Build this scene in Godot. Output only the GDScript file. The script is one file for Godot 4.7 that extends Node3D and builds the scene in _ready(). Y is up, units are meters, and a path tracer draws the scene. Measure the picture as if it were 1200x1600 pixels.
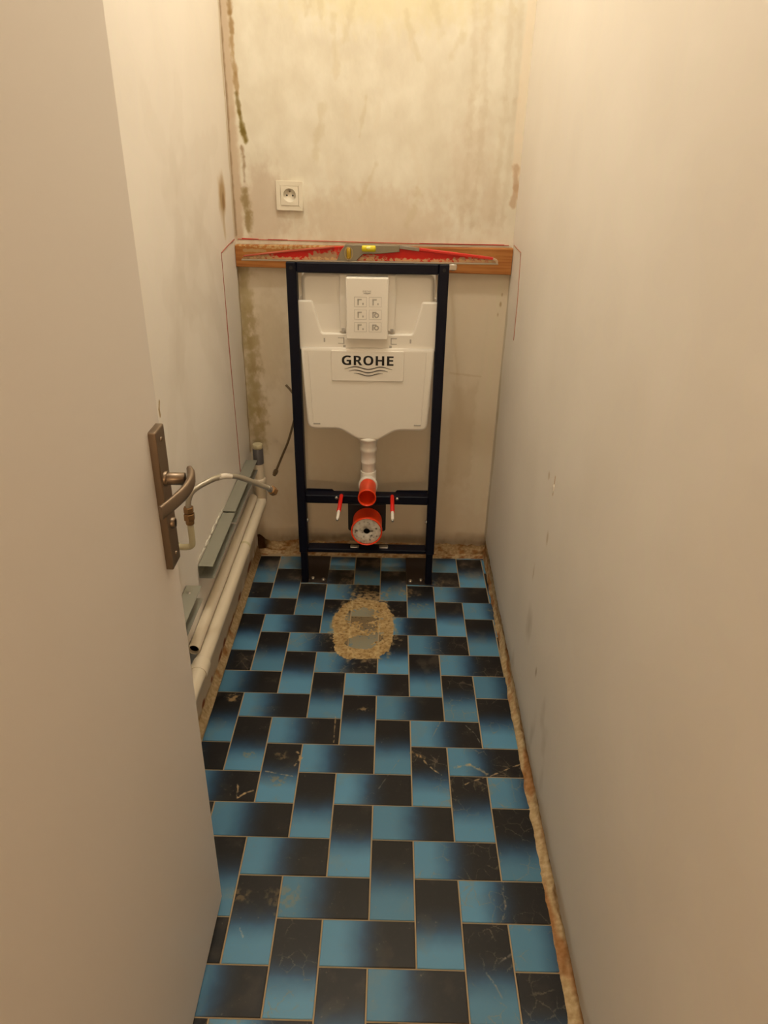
extends Node3D
# A narrow toilet room under renovation: herringbone floor, wall-hung toilet support frame, open door on the left.

var names := {}
var rng := RandomNumberGenerator.new()
var noise_a: PackedByteArray
var noise_b: PackedByteArray
var noise_c: PackedByteArray
var bump := FastNoiseLite.new()

# ------------------------------------------------------------------ helpers
func numbered(called: String) -> String:
	var n: int = names.get(called, 0)
	names[called] = n + 1
	return called if n == 0 else "%s_%03d" % [called, n]

func tag(o: Node, label := "", category := "", group := "", kind := "") -> void:
	if label != "": o.set_meta("label", label)
	if category != "": o.set_meta("category", category)
	if group != "": o.set_meta("group", group)
	if kind != "": o.set_meta("kind", kind)

func thing(called: String, label: String, category: String, at := Vector3.ZERO, kind := "") -> Node3D:
	var o := Node3D.new()
	o.name = numbered(called)
	o.position = at
	add_child(o, true)
	tag(o, label, category, "", kind)
	return o

func put(called: String, m: Mesh, material: Material, parent: Node) -> MeshInstance3D:
	var o := MeshInstance3D.new()
	o.name = called
	o.mesh = m
	o.material_override = material
	o.cast_shadow = GeometryInstance3D.SHADOW_CASTING_SETTING_ON
	parent.add_child(o, true)
	return o

func begin() -> SurfaceTool:
	var st := SurfaceTool.new()
	st.begin(Mesh.PRIMITIVE_TRIANGLES)
	return st

func finish(st: SurfaceTool) -> ArrayMesh:
	st.generate_normals()
	return st.commit()

func tri(st: SurfaceTool, a: Vector3, b: Vector3, c: Vector3) -> void:   # counter-clockwise seen from outside
	st.add_vertex(a); st.add_vertex(c); st.add_vertex(b)

func quad(st: SurfaceTool, a: Vector3, b: Vector3, c: Vector3, d: Vector3) -> void:
	tri(st, a, b, c)
	tri(st, a, c, d)

func box(st: SurfaceTool, lo: Vector3, hi: Vector3, bevel := 0.0015, xf := Transform3D.IDENTITY) -> void:
	st.set_smooth_group(-1)
	var c := (lo + hi) / 2.0
	var h := (hi - lo) / 2.0
	var b := minf(bevel, minf(h.x, minf(h.y, h.z)) * 0.8)
	for axis in 3:
		var u := (axis + 1) % 3
		var v := (axis + 2) % 3
		for s in [-1.0, 1.0]:
			var q := []
			for k in [[-1, -1], [1, -1], [1, 1], [-1, 1]]:
				var p := Vector3.ZERO
				p[axis] = s * h[axis]
				p[u] = k[0] * (h[u] - b)
				p[v] = k[1] * (h[v] - b)
				q.append(xf * (c + p))
			if s > 0: quad(st, q[0], q[1], q[2], q[3])
			else: quad(st, q[3], q[2], q[1], q[0])
		# edges parallel to this axis
		for su in [-1.0, 1.0]:
			for sv in [-1.0, 1.0]:
				var q := []
				for k in [[-1, 0], [1, 0], [1, 1], [-1, 1]]:
					var p := Vector3.ZERO
					p[axis] = k[0] * (h[axis] - b)
					p[u] = su * (h[u] - (b if k[1] == 1 else 0.0))
					p[v] = sv * (h[v] - (0.0 if k[1] == 1 else b))
					q.append(xf * (c + p))
				if su * sv > 0: quad(st, q[0], q[3], q[2], q[1])
				else: quad(st, q[0], q[1], q[2], q[3])
	for sx in [-1.0, 1.0]:
		for sy in [-1.0, 1.0]:
			for sz in [-1.0, 1.0]:
				var p := [Vector3(sx * h.x, sy * (h.y - b), sz * (h.z - b)), Vector3(sx * (h.x - b), sy * h.y, sz * (h.z - b)), Vector3(sx * (h.x - b), sy * (h.y - b), sz * h.z)]
				if sx * sy * sz > 0: tri(st, xf * (c + p[0]), xf * (c + p[1]), xf * (c + p[2]))
				else: tri(st, xf * (c + p[0]), xf * (c + p[2]), xf * (c + p[1]))

func box_mesh(lo: Vector3, hi: Vector3, bevel := 0.0015) -> ArrayMesh:
	var st := begin()
	box(st, lo, hi, bevel)
	return finish(st)

func inset(poly: PackedVector2Array, d: float) -> PackedVector2Array:   # counter-clockwise polygon, same corner count
	var out := PackedVector2Array()
	var n := poly.size()
	for i in n:
		var e0 := (poly[i] - poly[(i + n - 1) % n]).normalized()
		var e1 := (poly[(i + 1) % n] - poly[i]).normalized()
		var n0 := Vector2(-e0.y, e0.x)
		var n1 := Vector2(-e1.y, e1.x)
		var m := (n0 + n1) / maxf(0.35, 1.0 + n0.dot(n1))
		out.append(poly[i] + m * d)
	return out

# extruded along +z from z0 to z1 with a rounded front edge
func prism(st: SurfaceTool, poly_in: PackedVector2Array, z0: float, z1: float, bevel := 0.002, steps := 2, xf := Transform3D.IDENTITY) -> void:
	var poly := poly_in
	if Geometry2D.is_polygon_clockwise(poly): poly.reverse()
	# Godot's test is for y down, so check the signed area as well
	var area := 0.0
	for i in poly.size(): area += poly[i].cross(poly[(i + 1) % poly.size()])
	if area < 0: poly.reverse()
	var rings := [[poly, z0]]
	for k in steps + 1:
		var a := PI / 2 * k / steps
		rings.append([inset(poly, bevel * (1 - cos(a))), z1 - bevel * (1 - sin(a))])
	var n := poly.size()
	st.set_smooth_group(1)
	for r in rings.size() - 1:
		for i in n:
			var j := (i + 1) % n
			var a: Vector2 = rings[r][0][i]
			var b: Vector2 = rings[r][0][j]
			var c: Vector2 = rings[r + 1][0][j]
			var d: Vector2 = rings[r + 1][0][i]
			quad(st, xf * Vector3(a.x, a.y, rings[r][1]), xf * Vector3(b.x, b.y, rings[r][1]), xf * Vector3(c.x, c.y, rings[r + 1][1]), xf * Vector3(d.x, d.y, rings[r + 1][1]))
	st.set_smooth_group(-1)
	var top: PackedVector2Array = rings[-1][0]
	var idx := Geometry2D.triangulate_polygon(top)
	if idx.is_empty(): idx = Geometry2D.triangulate_polygon(poly)
	for i in range(0, idx.size(), 3):
		var p := [top[idx[i]], top[idx[i + 1]], top[idx[i + 2]]]
		if (p[1] - p[0]).cross(p[2] - p[0]) < 0: p.reverse()
		tri(st, xf * Vector3(p[0].x, p[0].y, rings[-1][1]), xf * Vector3(p[1].x, p[1].y, rings[-1][1]), xf * Vector3(p[2].x, p[2].y, rings[-1][1]))
		tri(st, xf * Vector3(p[0].x, p[0].y, z0), xf * Vector3(p[2].x, p[2].y, z0), xf * Vector3(p[1].x, p[1].y, z0)) if bevel < 1 else null

func rounded(points: Array, radii: Array, steps := 5) -> PackedVector2Array:   # polygon with rounded corners
	var out := PackedVector2Array()
	var n := points.size()
	for i in n:
		var p: Vector2 = points[i]
		var a: Vector2 = points[(i + n - 1) % n]
		var b: Vector2 = points[(i + 1) % n]
		var r: float = radii[i % radii.size()]
		if r <= 0.0:
			out.append(p)
			continue
		var da := (a - p).normalized()
		var db := (b - p).normalized()
		var p0 := p + da * minf(r, (a - p).length() * 0.48)
		var p1 := p + db * minf(r, (b - p).length() * 0.48)
		for k in steps + 1:
			var t := float(k) / steps
			out.append(p0.lerp(p, t).lerp(p.lerp(p1, t), t))
	return out

func rect(x0: float, y0: float, x1: float, y1: float, r := 0.0, steps := 4) -> PackedVector2Array:
	return rounded([Vector2(x0, y0), Vector2(x1, y0), Vector2(x1, y1), Vector2(x0, y1)], [r], steps)

# profile of (radius, height) turned round the y axis of xf
func lathe(st: SurfaceTool, prof: Array, xf := Transform3D.IDENTITY, sides := 28, smooth := 2) -> void:
	for i in prof.size() - 1:
		var p: Vector2 = prof[i]
		var q: Vector2 = prof[i + 1]
		var flat: bool = absf(p.y - q.y) < 1e-6
		st.set_smooth_group(-1 if flat else smooth)
		for k in sides:
			var a := TAU * k / sides
			var b := TAU * (k + 1) / sides
			var A := xf * Vector3(p.x * sin(a), p.y, p.x * cos(a))
			var B := xf * Vector3(p.x * sin(b), p.y, p.x * cos(b))
			var C := xf * Vector3(q.x * sin(b), q.y, q.x * cos(b))
			var D := xf * Vector3(q.x * sin(a), q.y, q.x * cos(a))
			if p.x > 1e-6: tri(st, A, B, C)
			if q.x > 1e-6: tri(st, A, C, D)

func lathe_mesh(prof: Array, xf := Transform3D.IDENTITY, sides := 28) -> ArrayMesh:
	var st := begin()
	lathe(st, prof, xf, sides)
	return finish(st)

func along(at: Vector3, dir: Vector3) -> Transform3D:   # a frame whose y axis points along dir
	var y := dir.normalized()
	var x := y.cross(Vector3(0.1, 0.2, 1).normalized()).normalized()
	return Transform3D(Basis(x, y, x.cross(y)), at)

func smooth_path(pts: Array, per := 8) -> PackedVector3Array:
	var c := Curve3D.new()
	for i in pts.size():
		var a: Vector3 = pts[maxi(i - 1, 0)]
		var b: Vector3 = pts[mini(i + 1, pts.size() - 1)]
		var t := (b - a) / 6.0
		c.add_point(pts[i], -t, t)
	var out := PackedVector3Array()
	for i in pts.size() - 1:
		for k in per: out.append(c.sample(i, float(k) / per))
	out.append(pts[-1])
	return out

func tube(st: SurfaceTool, path: PackedVector3Array, r: float, sides := 16, caps := true, r_end := -1.0) -> void:
	var n := path.size()
	var rings := []
	var x := Vector3.ZERO
	for i in n:
		var d := (path[mini(i + 1, n - 1)] - path[maxi(i - 1, 0)]).normalized()
		if i == 0:
			x = d.cross(Vector3(0.31, 0.9, 0.2)).normalized()
		x = (x - d * x.dot(d)).normalized()
		var y := d.cross(x)
		var rr := r if r_end < 0 else lerpf(r, r_end, float(i) / (n - 1))
		var ring := PackedVector3Array()
		for k in sides:
			var a := TAU * k / sides
			ring.append(path[i] + (x * cos(a) + y * sin(a)) * rr)
		rings.append(ring)
	st.set_smooth_group(3)
	for i in n - 1:
		for k in sides:
			var k2 := (k + 1) % sides
			quad(st, rings[i][k], rings[i][k2], rings[i + 1][k2], rings[i + 1][k])
	if caps:
		st.set_smooth_group(-1)
		for k in sides:
			var k2 := (k + 1) % sides
			tri(st, path[0], rings[0][k2], rings[0][k])
			tri(st, path[n - 1], rings[n - 1][k], rings[n - 1][k2])

func tube_mesh(pts: Array, r: float, sides := 16, per := 8) -> ArrayMesh:
	var st := begin()
	tube(st, smooth_path(pts, per), r, sides)
	return finish(st)

# a surface of nu x nv cells; f(u, v) gives the point, col(u, v) its colour
func sheet(st: SurfaceTool, nu: int, nv: int, f: Callable, col = null, us := PackedFloat32Array(), vs := PackedFloat32Array(), uvf = null) -> void:
	st.set_smooth_group(4)
	var P := []
	for j in nv + 1:
		var row := PackedVector3Array()
		var v := float(j) / nv if vs.is_empty() else vs[j]
		for i in nu + 1: row.append(f.call(float(i) / nu if us.is_empty() else us[i], v))
		P.append(row)
	for j in nv:
		for i in nu:
			var ids := [[i, j], [i + 1, j], [i + 1, j + 1], [i, j], [i + 1, j + 1], [i, j + 1]]
			for t in [0, 3]:
				for k in [0, 2, 1]:
					var e: Array = ids[t + k]
					var u := float(e[0]) / nu if us.is_empty() else us[e[0]]
					var v := float(e[1]) / nv if vs.is_empty() else vs[e[1]]
					if col != null: st.set_color(col.call(u, v))
					if uvf != null: st.set_uv(uvf.call(P[e[1]][e[0]]))
					else: st.set_uv(Vector2(u, v))
					st.add_vertex(P[e[1]][e[0]])

func mat(c: Color, rough := 0.6, metal := 0.0, spec := 0.5) -> StandardMaterial3D:
	var m := StandardMaterial3D.new()
	m.albedo_color = c
	m.roughness = rough
	m.metallic = metal
	m.metallic_specular = spec
	return m

func noise_tex(seed_: int, freq: float, colors: Array, offsets: Array, size := 512, octaves := 4, normal := false, strength := 2.0) -> NoiseTexture2D:
	var n := FastNoiseLite.new()
	n.seed = seed_
	n.frequency = freq
	n.noise_type = FastNoiseLite.TYPE_SIMPLEX_SMOOTH
	n.fractal_octaves = octaves
	var t := NoiseTexture2D.new()
	t.width = size; t.height = size
	t.seamless = true
	t.noise = n
	if normal:
		t.as_normal_map = true
		t.bump_strength = strength
	else:
		var g := Gradient.new()
		g.colors = PackedColorArray(colors)
		g.offsets = PackedFloat32Array(offsets)
		t.color_ramp = g
	return t

func noise_bytes(seed_: int, freq: float, octaves := 4) -> PackedByteArray:
	var n := FastNoiseLite.new()
	n.seed = seed_
	n.frequency = freq
	n.noise_type = FastNoiseLite.TYPE_SIMPLEX_SMOOTH
	n.fractal_octaves = octaves
	return n.get_seamless_image(512, 512).get_data()

# ------------------------------------------------------------------ painted surfaces (colour of the thing itself: glaze, stains, wear)
class Canvas:
	var w: int
	var h: int
	var x0: float
	var y0: float
	var sx: float
	var sy: float
	var buf := PackedFloat32Array()
	var na: PackedByteArray
	var nb: PackedByteArray
	func _init(w_: int, h_: int, x0_: float, x1: float, y0_: float, y1: float, na_: PackedByteArray, nb_: PackedByteArray) -> void:
		w = w_; h = h_; x0 = x0_; y0 = y0_
		sx = w / (x1 - x0); sy = h / (y1 - y0)
		na = na_; nb = nb_
		buf.resize(w * h * 3)
	func na_at(i: int, j: int) -> float:
		return na[(j & 511) * 512 + (i & 511)] / 255.0
	func fill(a: Color, b: Color, amount := 1.0) -> void:
		for j in h:
			for i in w:
				var t := clampf((na[(j & 511) * 512 + (i & 511)] / 255.0 - 0.5) * amount + 0.5, 0, 1)
				var k := (j * w + i) * 3
				buf[k] = lerpf(a.r, b.r, t); buf[k + 1] = lerpf(a.g, b.g, t); buf[k + 2] = lerpf(a.b, b.b, t)
	# soft patch with a ragged rim; rag 0..1; gaps > 0 lets the ground show through in spots
	func blob(cx: float, cy: float, rx: float, ry: float, c: Color, strength := 1.0, soft := 0.4, rag := 0.5, gaps := 0.0, box := false) -> void:
		var i0 := maxi(0, int((cx - rx * 1.5 - x0) * sx)); var i1 := mini(w - 1, int((cx + rx * 1.5 - x0) * sx))
		var j0 := maxi(0, int((cy - ry * 1.5 - y0) * sy)); var j1 := mini(h - 1, int((cy + ry * 1.5 - y0) * sy))
		for j in range(j0, j1 + 1):
			var dy := ((j + 0.5) / sy + y0 - cy) / ry
			for i in range(i0, i1 + 1):
				var dx := ((i + 0.5) / sx + x0 - cx) / rx
				var d := maxf(absf(dx), absf(dy)) if box else sqrt(dx * dx + dy * dy)
				d += (na[((j * 3) & 511) * 512 + ((i * 3) & 511)] / 255.0 - 0.5) * rag
				var a := 1.0 - smoothstep(1.0 - soft, 1.0, d)
				if a <= 0.0: continue
				a *= strength
				if gaps > 0.0: a *= smoothstep(gaps - 0.12, gaps + 0.12, nb[((j * 2) & 511) * 512 + ((i * 2) & 511)] / 255.0)
				var k := (j * w + i) * 3
				buf[k] = lerpf(buf[k], c.r, a); buf[k + 1] = lerpf(buf[k + 1], c.g, a); buf[k + 2] = lerpf(buf[k + 2], c.b, a)
	func stroke(pts: Array, wide: float, c: Color, strength := 1.0, rag := 0.5, gaps := 0.0, soft := 0.5) -> void:
		for s in pts.size() - 1:
			var p: Vector2 = pts[s]
			var q: Vector2 = pts[s + 1]
			var pad := wide * 1.6
			var i0 := maxi(0, int((minf(p.x, q.x) - pad - x0) * sx)); var i1 := mini(w - 1, int((maxf(p.x, q.x) + pad - x0) * sx) + 1)
			var j0 := maxi(0, int((minf(p.y, q.y) - pad - y0) * sy)); var j1 := mini(h - 1, int((maxf(p.y, q.y) + pad - y0) * sy) + 1)
			var dir := q - p
			var l2 := maxf(dir.length_squared(), 1e-9)
			for j in range(j0, j1 + 1):
				for i in range(i0, i1 + 1):
					var o := Vector2((i + 0.5) / sx + x0, (j + 0.5) / sy + y0) - p
					var t := clampf(o.dot(dir) / l2, 0, 1)
					var d := (o - dir * t).length() / wide
					d += (na[((j * 3) & 511) * 512 + ((i * 3) & 511)] / 255.0 - 0.5) * rag
					var a := 1.0 - smoothstep(1.0 - soft, 1.0, d)
					if a <= 0.0: continue
					a *= strength
					if gaps > 0.0: a *= smoothstep(gaps - 0.1, gaps + 0.1, nb[((j * 2) & 511) * 512 + ((i * 2) & 511)] / 255.0)
					var k := (j * w + i) * 3
					buf[k] = lerpf(buf[k], c.r, a); buf[k + 1] = lerpf(buf[k + 1], c.g, a); buf[k + 2] = lerpf(buf[k + 2], c.b, a)
	func texture() -> ImageTexture:
		var bytes := PackedByteArray()
		bytes.resize(buf.size())
		for k in buf.size(): bytes[k] = int(clampf(buf[k], 0, 1) * 255.0)
		var im := Image.create_from_data(w, h, false, Image.FORMAT_RGB8, bytes)
		return ImageTexture.create_from_image(im)

func painted(c: Canvas, rough := 0.8, spec := 0.3) -> StandardMaterial3D:
	var m := mat(Color.WHITE, rough, 0.0, spec)
	m.albedo_texture = c.texture()
	m.texture_repeat = false
	return m

# ------------------------------------------------------------------ the scene
const LEFT := -0.5      # face of the left wall
const RIGHT := 0.408    # face of the right wall
const BACK := -1.23     # face of the back wall
const FRONT := 0.99     # room side of the door wall
const HIGH := 3.25

var M := {}

func _ready() -> void:
	# camera
	var cam := Camera3D.new()
	cam.name = "camera"
	cam.transform = Transform3D(Basis(Vector3.UP, 0.002807) * Basis(Vector3.RIGHT, -0.484966) * Basis(Vector3.BACK, 0.0240365), Vector3(0.01403, 1.50025, 1.25608))
	cam.fov = 71.159
	cam.near = 0.02
	cam.far = 20.0
	cam.current = true
	add_child(cam)
	# sky, exposure
	var env := Environment.new()
	env.background_mode = Environment.BG_COLOR
	env.background_color = Color(0.02, 0.018, 0.015)
	env.ambient_light_source = Environment.AMBIENT_SOURCE_DISABLED
	env.tonemap_mode = Environment.TONE_MAPPER_LINEAR
	env.tonemap_exposure = 1.0
	env.sdfgi_enabled = true
	env.ssao_enabled = true
	env.ssil_enabled = true
	var we := WorldEnvironment.new()
	we.name = "world_environment"
	we.environment = env
	add_child(we)
	ceiling_lamp("pendant_lamp", "bare warm bulb hanging on a short cord above the tiled floor", Vector3(-0.06, 3.05, -0.40), 0.755, Color(1.0, 0.970, 0.900), 1.0, 3.0)
	ceiling_lamp("corridor_lamp", "warmer globe lamp hanging in the corridor behind the viewer", Vector3(0.15, 2.10, 4.5), 1.87, Color(1.0, 0.855, 0.675), 3.0, 1.0)

	bump.seed = 11
	bump.frequency = 1.0
	bump.fractal_octaves = 3
	rng.seed = 5
	noise_a = noise_bytes(3, 0.012, 5)
	noise_b = noise_bytes(8, 0.03, 4)
	noise_c = noise_bytes(21, 0.006, 3)
	materials()
	walls()
	floor_tiles()
	door()
	support_frame()
	plank()
	spirit_level()
	socket()
	waste_pipes()
	drywall_tracks()
	water_supply()
	mortar_patch()

func materials() -> void:
	M.navy = mat(Color(0.04, 0.052, 0.115), 0.45, 0.0, 0.3)
	M.plastic = mat(Color(0.93, 0.91, 0.87), 0.35, 0.0, 0.45)
	M.plastic_grey = mat(Color(0.70, 0.68, 0.65), 0.5)
	M.plastic_dark = mat(Color(0.68, 0.66, 0.62), 0.6)
	M.black = mat(Color(0.02, 0.02, 0.022), 0.5)
	M.ink = mat(Color(0.03, 0.025, 0.02), 0.6)
	M.orange = mat(Color(0.93, 0.25, 0.06), 0.35)
	M.red = mat(Color(0.85, 0.10, 0.05), 0.4)
	M.steel = mat(Color(0.75, 0.74, 0.72), 0.3, 1.0)
	M.zinc = mat(Color(0.62, 0.62, 0.57), 0.42, 0.35)
	M.zinc.normal_enabled = true
	M.zinc.normal_texture = noise_tex(4, 0.02, [], [], 256, 3, true, 1.2)
	M.zinc.normal_scale = 0.25
	M.zinc.uv1_triplanar = true
	M.zinc.uv1_scale = Vector3(6, 6, 6)
	M.nickel = mat(Color(0.50, 0.435, 0.37), 0.36, 0.85)
	M.brass = mat(Color(0.60, 0.46, 0.31), 0.35, 0.8)
	M.braid = mat(Color(0.68, 0.65, 0.59), 0.38, 0.6)
	M.pvc = mat(Color(0.90, 0.85, 0.76), 0.45)
	M.pvc_cream = mat(Color(0.80, 0.76, 0.62), 0.5)
	M.pvc_grey = mat(Color(0.36, 0.35, 0.36), 0.5)
	M.paint = mat(Color(0.925, 0.902, 0.868), 0.55, 0.0, 0.35)
	M.door_paint = mat(Color(0.885, 0.858, 0.83), 0.5, 0.0, 0.35)
	M.ceiling = mat(Color(0.94, 0.92, 0.89), 0.8)
	M.mortar = mat(Color(1, 1, 1), 0.95, 0.0, 0.2)
	M.mortar.albedo_texture = noise_tex(31, 0.03, [Color(0.70, 0.61, 0.47), Color(0.78, 0.70, 0.56), Color(0.86, 0.79, 0.66)], [0.2, 0.5, 0.85], 512, 5)
	M.mortar.uv1_triplanar = true
	M.mortar.uv1_world_triplanar = true
	M.mortar.uv1_scale = Vector3(4, 4, 4)
	M.mortar.vertex_color_use_as_albedo = true
	M.mortar.normal_enabled = true
	M.mortar.normal_texture = noise_tex(32, 0.05, [], [], 512, 4, true, 2.0)
	M.mortar.normal_scale = 0.6
	M.grout = mat(Color(0.70, 0.62, 0.50), 0.9, 0.0, 0.2)
	M.foam = mat(Color(1, 1, 1), 0.85)
	M.foam.albedo_texture = noise_tex(40, 0.022, [Color(0.35, 0.32, 0.28), Color(0.76, 0.74, 0.70), Color(0.86, 0.84, 0.80)], [0.20, 0.30, 0.7], 256, 2)
	M.foam.uv1_triplanar = true
	M.foam.uv1_scale = Vector3(9, 9, 9)

# -------------------------------------------------- lamp (above the picture)
func ceiling_lamp(called: String, label: String, at: Vector3, energy: float, color: Color, size: float, glow_energy: float) -> void:
	var t := thing(called, label, "lamp", at)
	var glow := mat(Color(1, 0.95, 0.85), 0.4)
	glow.emission_enabled = true
	glow.emission = color
	glow.emission_energy_multiplier = glow_energy
	put("bulb", lathe_mesh([Vector2(0, -0.045), Vector2(0.018, -0.040), Vector2(0.028, -0.026), Vector2(0.031, -0.01), Vector2(0.029, 0.008), Vector2(0.021, 0.026), Vector2(0.014, 0.044), Vector2(0, 0.046)], Transform3D(Basis.from_scale(Vector3.ONE * size), Vector3(0, 0.043 - 0.043 * size, 0)), 24), glow, t)
	put("lamp_holder", lathe_mesh([Vector2(0, 0.04), Vector2(0.019, 0.04), Vector2(0.019, 0.085), Vector2(0.008, 0.095), Vector2(0, 0.095)]), mat(Color(0.9, 0.88, 0.84)), t)
	put("cord", lathe_mesh([Vector2(0, 0.09), Vector2(0.003, 0.09), Vector2(0.003, HIGH - at.y - 0.015), Vector2(0, HIGH - at.y - 0.015)], Transform3D.IDENTITY, 8), mat(Color(0.8, 0.78, 0.74)), t)
	put("ceiling_rose", lathe_mesh([Vector2(0, HIGH - at.y - 0.03), Vector2(0.02, HIGH - at.y - 0.028), Vector2(0.04, HIGH - at.y - 0.001), Vector2(0, HIGH - at.y - 0.001)]), mat(Color(0.9, 0.88, 0.84)), t)
	var l := OmniLight3D.new()
	l.name = "bulb_light"
	l.light_color = color
	l.light_energy = energy
	l.light_size = 0.031 * size
	l.position.y = 0.043 - 0.043 * size
	l.omni_range = 8.0
	l.omni_attenuation = 2.0
	l.shadow_enabled = true
	t.add_child(l)

# -------------------------------------------------- room shell
func wall_face(f: Callable, nu: int, vs: PackedFloat32Array, uvf: Callable) -> SurfaceTool:
	var st := begin()
	sheet(st, nu, vs.size() - 1, f, null, PackedFloat32Array(), vs, uvf)
	return st

func rows(y0: float, y1: float, n: int) -> PackedFloat32Array:
	var v := PackedFloat32Array()
	for k in n + 1: v.append(lerpf(y0, y1, float(k) / n))
	return v

func lip_right(z: float) -> float:   # lower edge of the plaster on the right wall
	var h := lerpf(0.095, 0.036, clampf((z + 1.22) / 1.4, 0, 1))
	return h + 0.006 * bump.get_noise_2d(z * 9.0, 3.0) + 0.004 * bump.get_noise_2d(z * 40.0, 7.0)

func lip_back(x: float) -> float:
	return 0.052 + 0.022 * exp(-pow((x + 0.490) / 0.018, 2.0)) + 0.012 * bump.get_noise_2d(x * 8.0, 13.0) + 0.006 * bump.get_noise_2d(x * 40.0, 17.0)

func walls() -> void:
	var white_a := Color(0.94, 0.912, 0.874)
	var white_b := Color(0.96, 0.934, 0.898)
	# ---------- back wall
	var c := Canvas.new(640, 1024, -0.5, 0.41, 0.0, 1.95, noise_a, noise_b)
	c.fill(Color(0.865, 0.835, 0.765), Color(0.91, 0.89, 0.83), 1.5)
	# unpainted, greyer plaster below the plank
	c.blob(-0.05, 0.5, 0.7, 0.66, Color(0.885, 0.835, 0.75), 0.9, 0.06, 0.08, 0.0, true)
	c.blob(-0.05, 0.1, 0.7, 0.35, Color(0.85, 0.78, 0.68), 0.6, 0.6, 0.3)
	# pinkish filler patches
	c.blob(-0.40, 1.28, 0.10, 0.16, Color(0.80, 0.73, 0.65), 0.6, 0.5, 0.5)
	c.blob(-0.05, 1.25, 0.36, 0.13, Color(0.82, 0.75, 0.66), 0.5, 0.6, 0.6)
	c.blob(0.25, 1.42, 0.10, 0.22, Color(0.82, 0.76, 0.68), 0.45, 0.8, 0.6)
	c.blob(0.33, 1.30, 0.06, 0.12, Color(0.81, 0.74, 0.66), 0.4, 0.8, 0.6)
	c.blob(0.0, 1.85, 0.45, 0.12, Color(0.87, 0.83, 0.68), 0.6, 0.8, 0.5)
	for k in 26:   # trowel smears
		var x := rng.randf_range(-0.42, 0.36)
		var y := rng.randf_range(1.2, 1.9)
		c.stroke([Vector2(x, y), Vector2(x + rng.randf_range(-0.05, 0.05), y + rng.randf_range(0.04, 0.16))], rng.randf_range(0.008, 0.022), Color(0.80, 0.75, 0.62) if k % 2 else Color(0.88, 0.84, 0.76), 0.32, 1.4, 0.0, 1.0)
	for x in [0.235, 0.27, 0.335, 0.365]:
		c.stroke([Vector2(x, 1.25), Vector2(x + 0.01, 1.6), Vector2(x - 0.005, 1.9)], 0.016, Color(0.78, 0.72, 0.61), 0.22, 1.4, 0.0, 1.0)
	# filler strip and stains along the left corner
	c.stroke([Vector2(-0.492, 1.95), Vector2(-0.492, 1.55), Vector2(-0.490, 1.2)], 0.026, Color(0.80, 0.72, 0.62), 0.8, 0.4, 0.0, 0.6)
	c.stroke([Vector2(-0.474, 1.93), Vector2(-0.470, 1.80), Vector2(-0.468, 1.755)], 0.011, Color(0.62, 0.50, 0.33), 0.75, 1.2, 0.0, 1.0)
	c.stroke([Vector2(-0.472, 1.74), Vector2(-0.466, 1.65), Vector2(-0.464, 1.60)], 0.010, Color(0.66, 0.54, 0.37), 0.7, 1.2, 0.0, 1.0)
	c.stroke([Vector2(-0.468, 1.60), Vector2(-0.463, 1.55)], 0.010, Color(0.52, 0.44, 0.26), 0.8, 1.0, 0.0, 1.0)
	c.stroke([Vector2(-0.463, 1.55), Vector2(-0.456, 1.50), Vector2(-0.448, 1.475)], 0.012, Color(0.50, 0.43, 0.22), 0.9, 1.0, 0.0, 1.0)
	c.stroke([Vector2(-0.462, 1.46), Vector2(-0.457, 1.43), Vector2(-0.460, 1.36)], 0.008, Color(0.58, 0.48, 0.36), 0.7, 1.2, 0.0, 1.0)
	c.stroke([Vector2(-0.459, 1.33), Vector2(-0.454, 1.27), Vector2(-0.456, 1.215)], 0.018, Color(0.60, 0.52, 0.36), 0.8, 1.2, 0.0, 1.0)
	c.stroke([Vector2(-0.499, 1.95), Vector2(-0.498, 1.5), Vector2(-0.4985, 1.2)], 0.006, Color(0.52, 0.42, 0.30), 0.5, 1.0, 0.0, 1.0)
	# olive damp stain in the lower left corner
	c.stroke([Vector2(-0.487, 1.09), Vector2(-0.482, 0.85), Vector2(-0.478, 0.6), Vector2(-0.47, 0.46)], 0.045, Color(0.68, 0.61, 0.43), 0.65, 1.2, 0.0, 1.0)
	c.stroke([Vector2(-0.470, 0.95), Vector2(-0.462, 0.75), Vector2(-0.45, 0.55)], 0.030, Color(0.66, 0.58, 0.42), 0.5, 1.4, 0.0, 1.0)
	c.blob(-0.40, 0.85, 0.08, 0.25, Color(0.80, 0.74, 0.63), 0.5, 0.7, 0.5)
	# right corner: pale filler, old patch, tears
	c.stroke([Vector2(0.395, 1.95), Vector2(0.392, 1.5), Vector2(0.398, 1.4)], 0.018, Color(0.92, 0.87, 0.79), 0.7, 0.4)
	c.stroke([Vector2(0.394, 1.42), Vector2(0.399, 1.36), Vector2(0.396, 1.31)], 0.014, Color(0.76, 0.65, 0.53), 0.7, 0.9, 0.0, 0.7)
	c.stroke([Vector2(0.385, 1.10), Vector2(0.372, 0.85), Vector2(0.368, 0.5), Vector2(0.372, 0.2)], 0.020, Color(0.88, 0.84, 0.75), 0.7, 0.8, 0.0, 0.8)
	c.stroke([Vector2(0.345, 0.98), Vector2(0.335, 0.6), Vector2(0.345, 0.25)], 0.010, Color(0.87, 0.83, 0.74), 0.5, 1.2, 0.0, 1.0)
	c.blob(0.285, 0.52, 0.055, 0.23, Color(0.77, 0.70, 0.58), 0.32, 0.35, 0.25, 0.0, true)
	c.stroke([Vector2(0.23, 0.755), Vector2(0.34, 0.745)], 0.005, Color(0.80, 0.73, 0.61), 0.5, 1.2, 0.0, 1.0)
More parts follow.
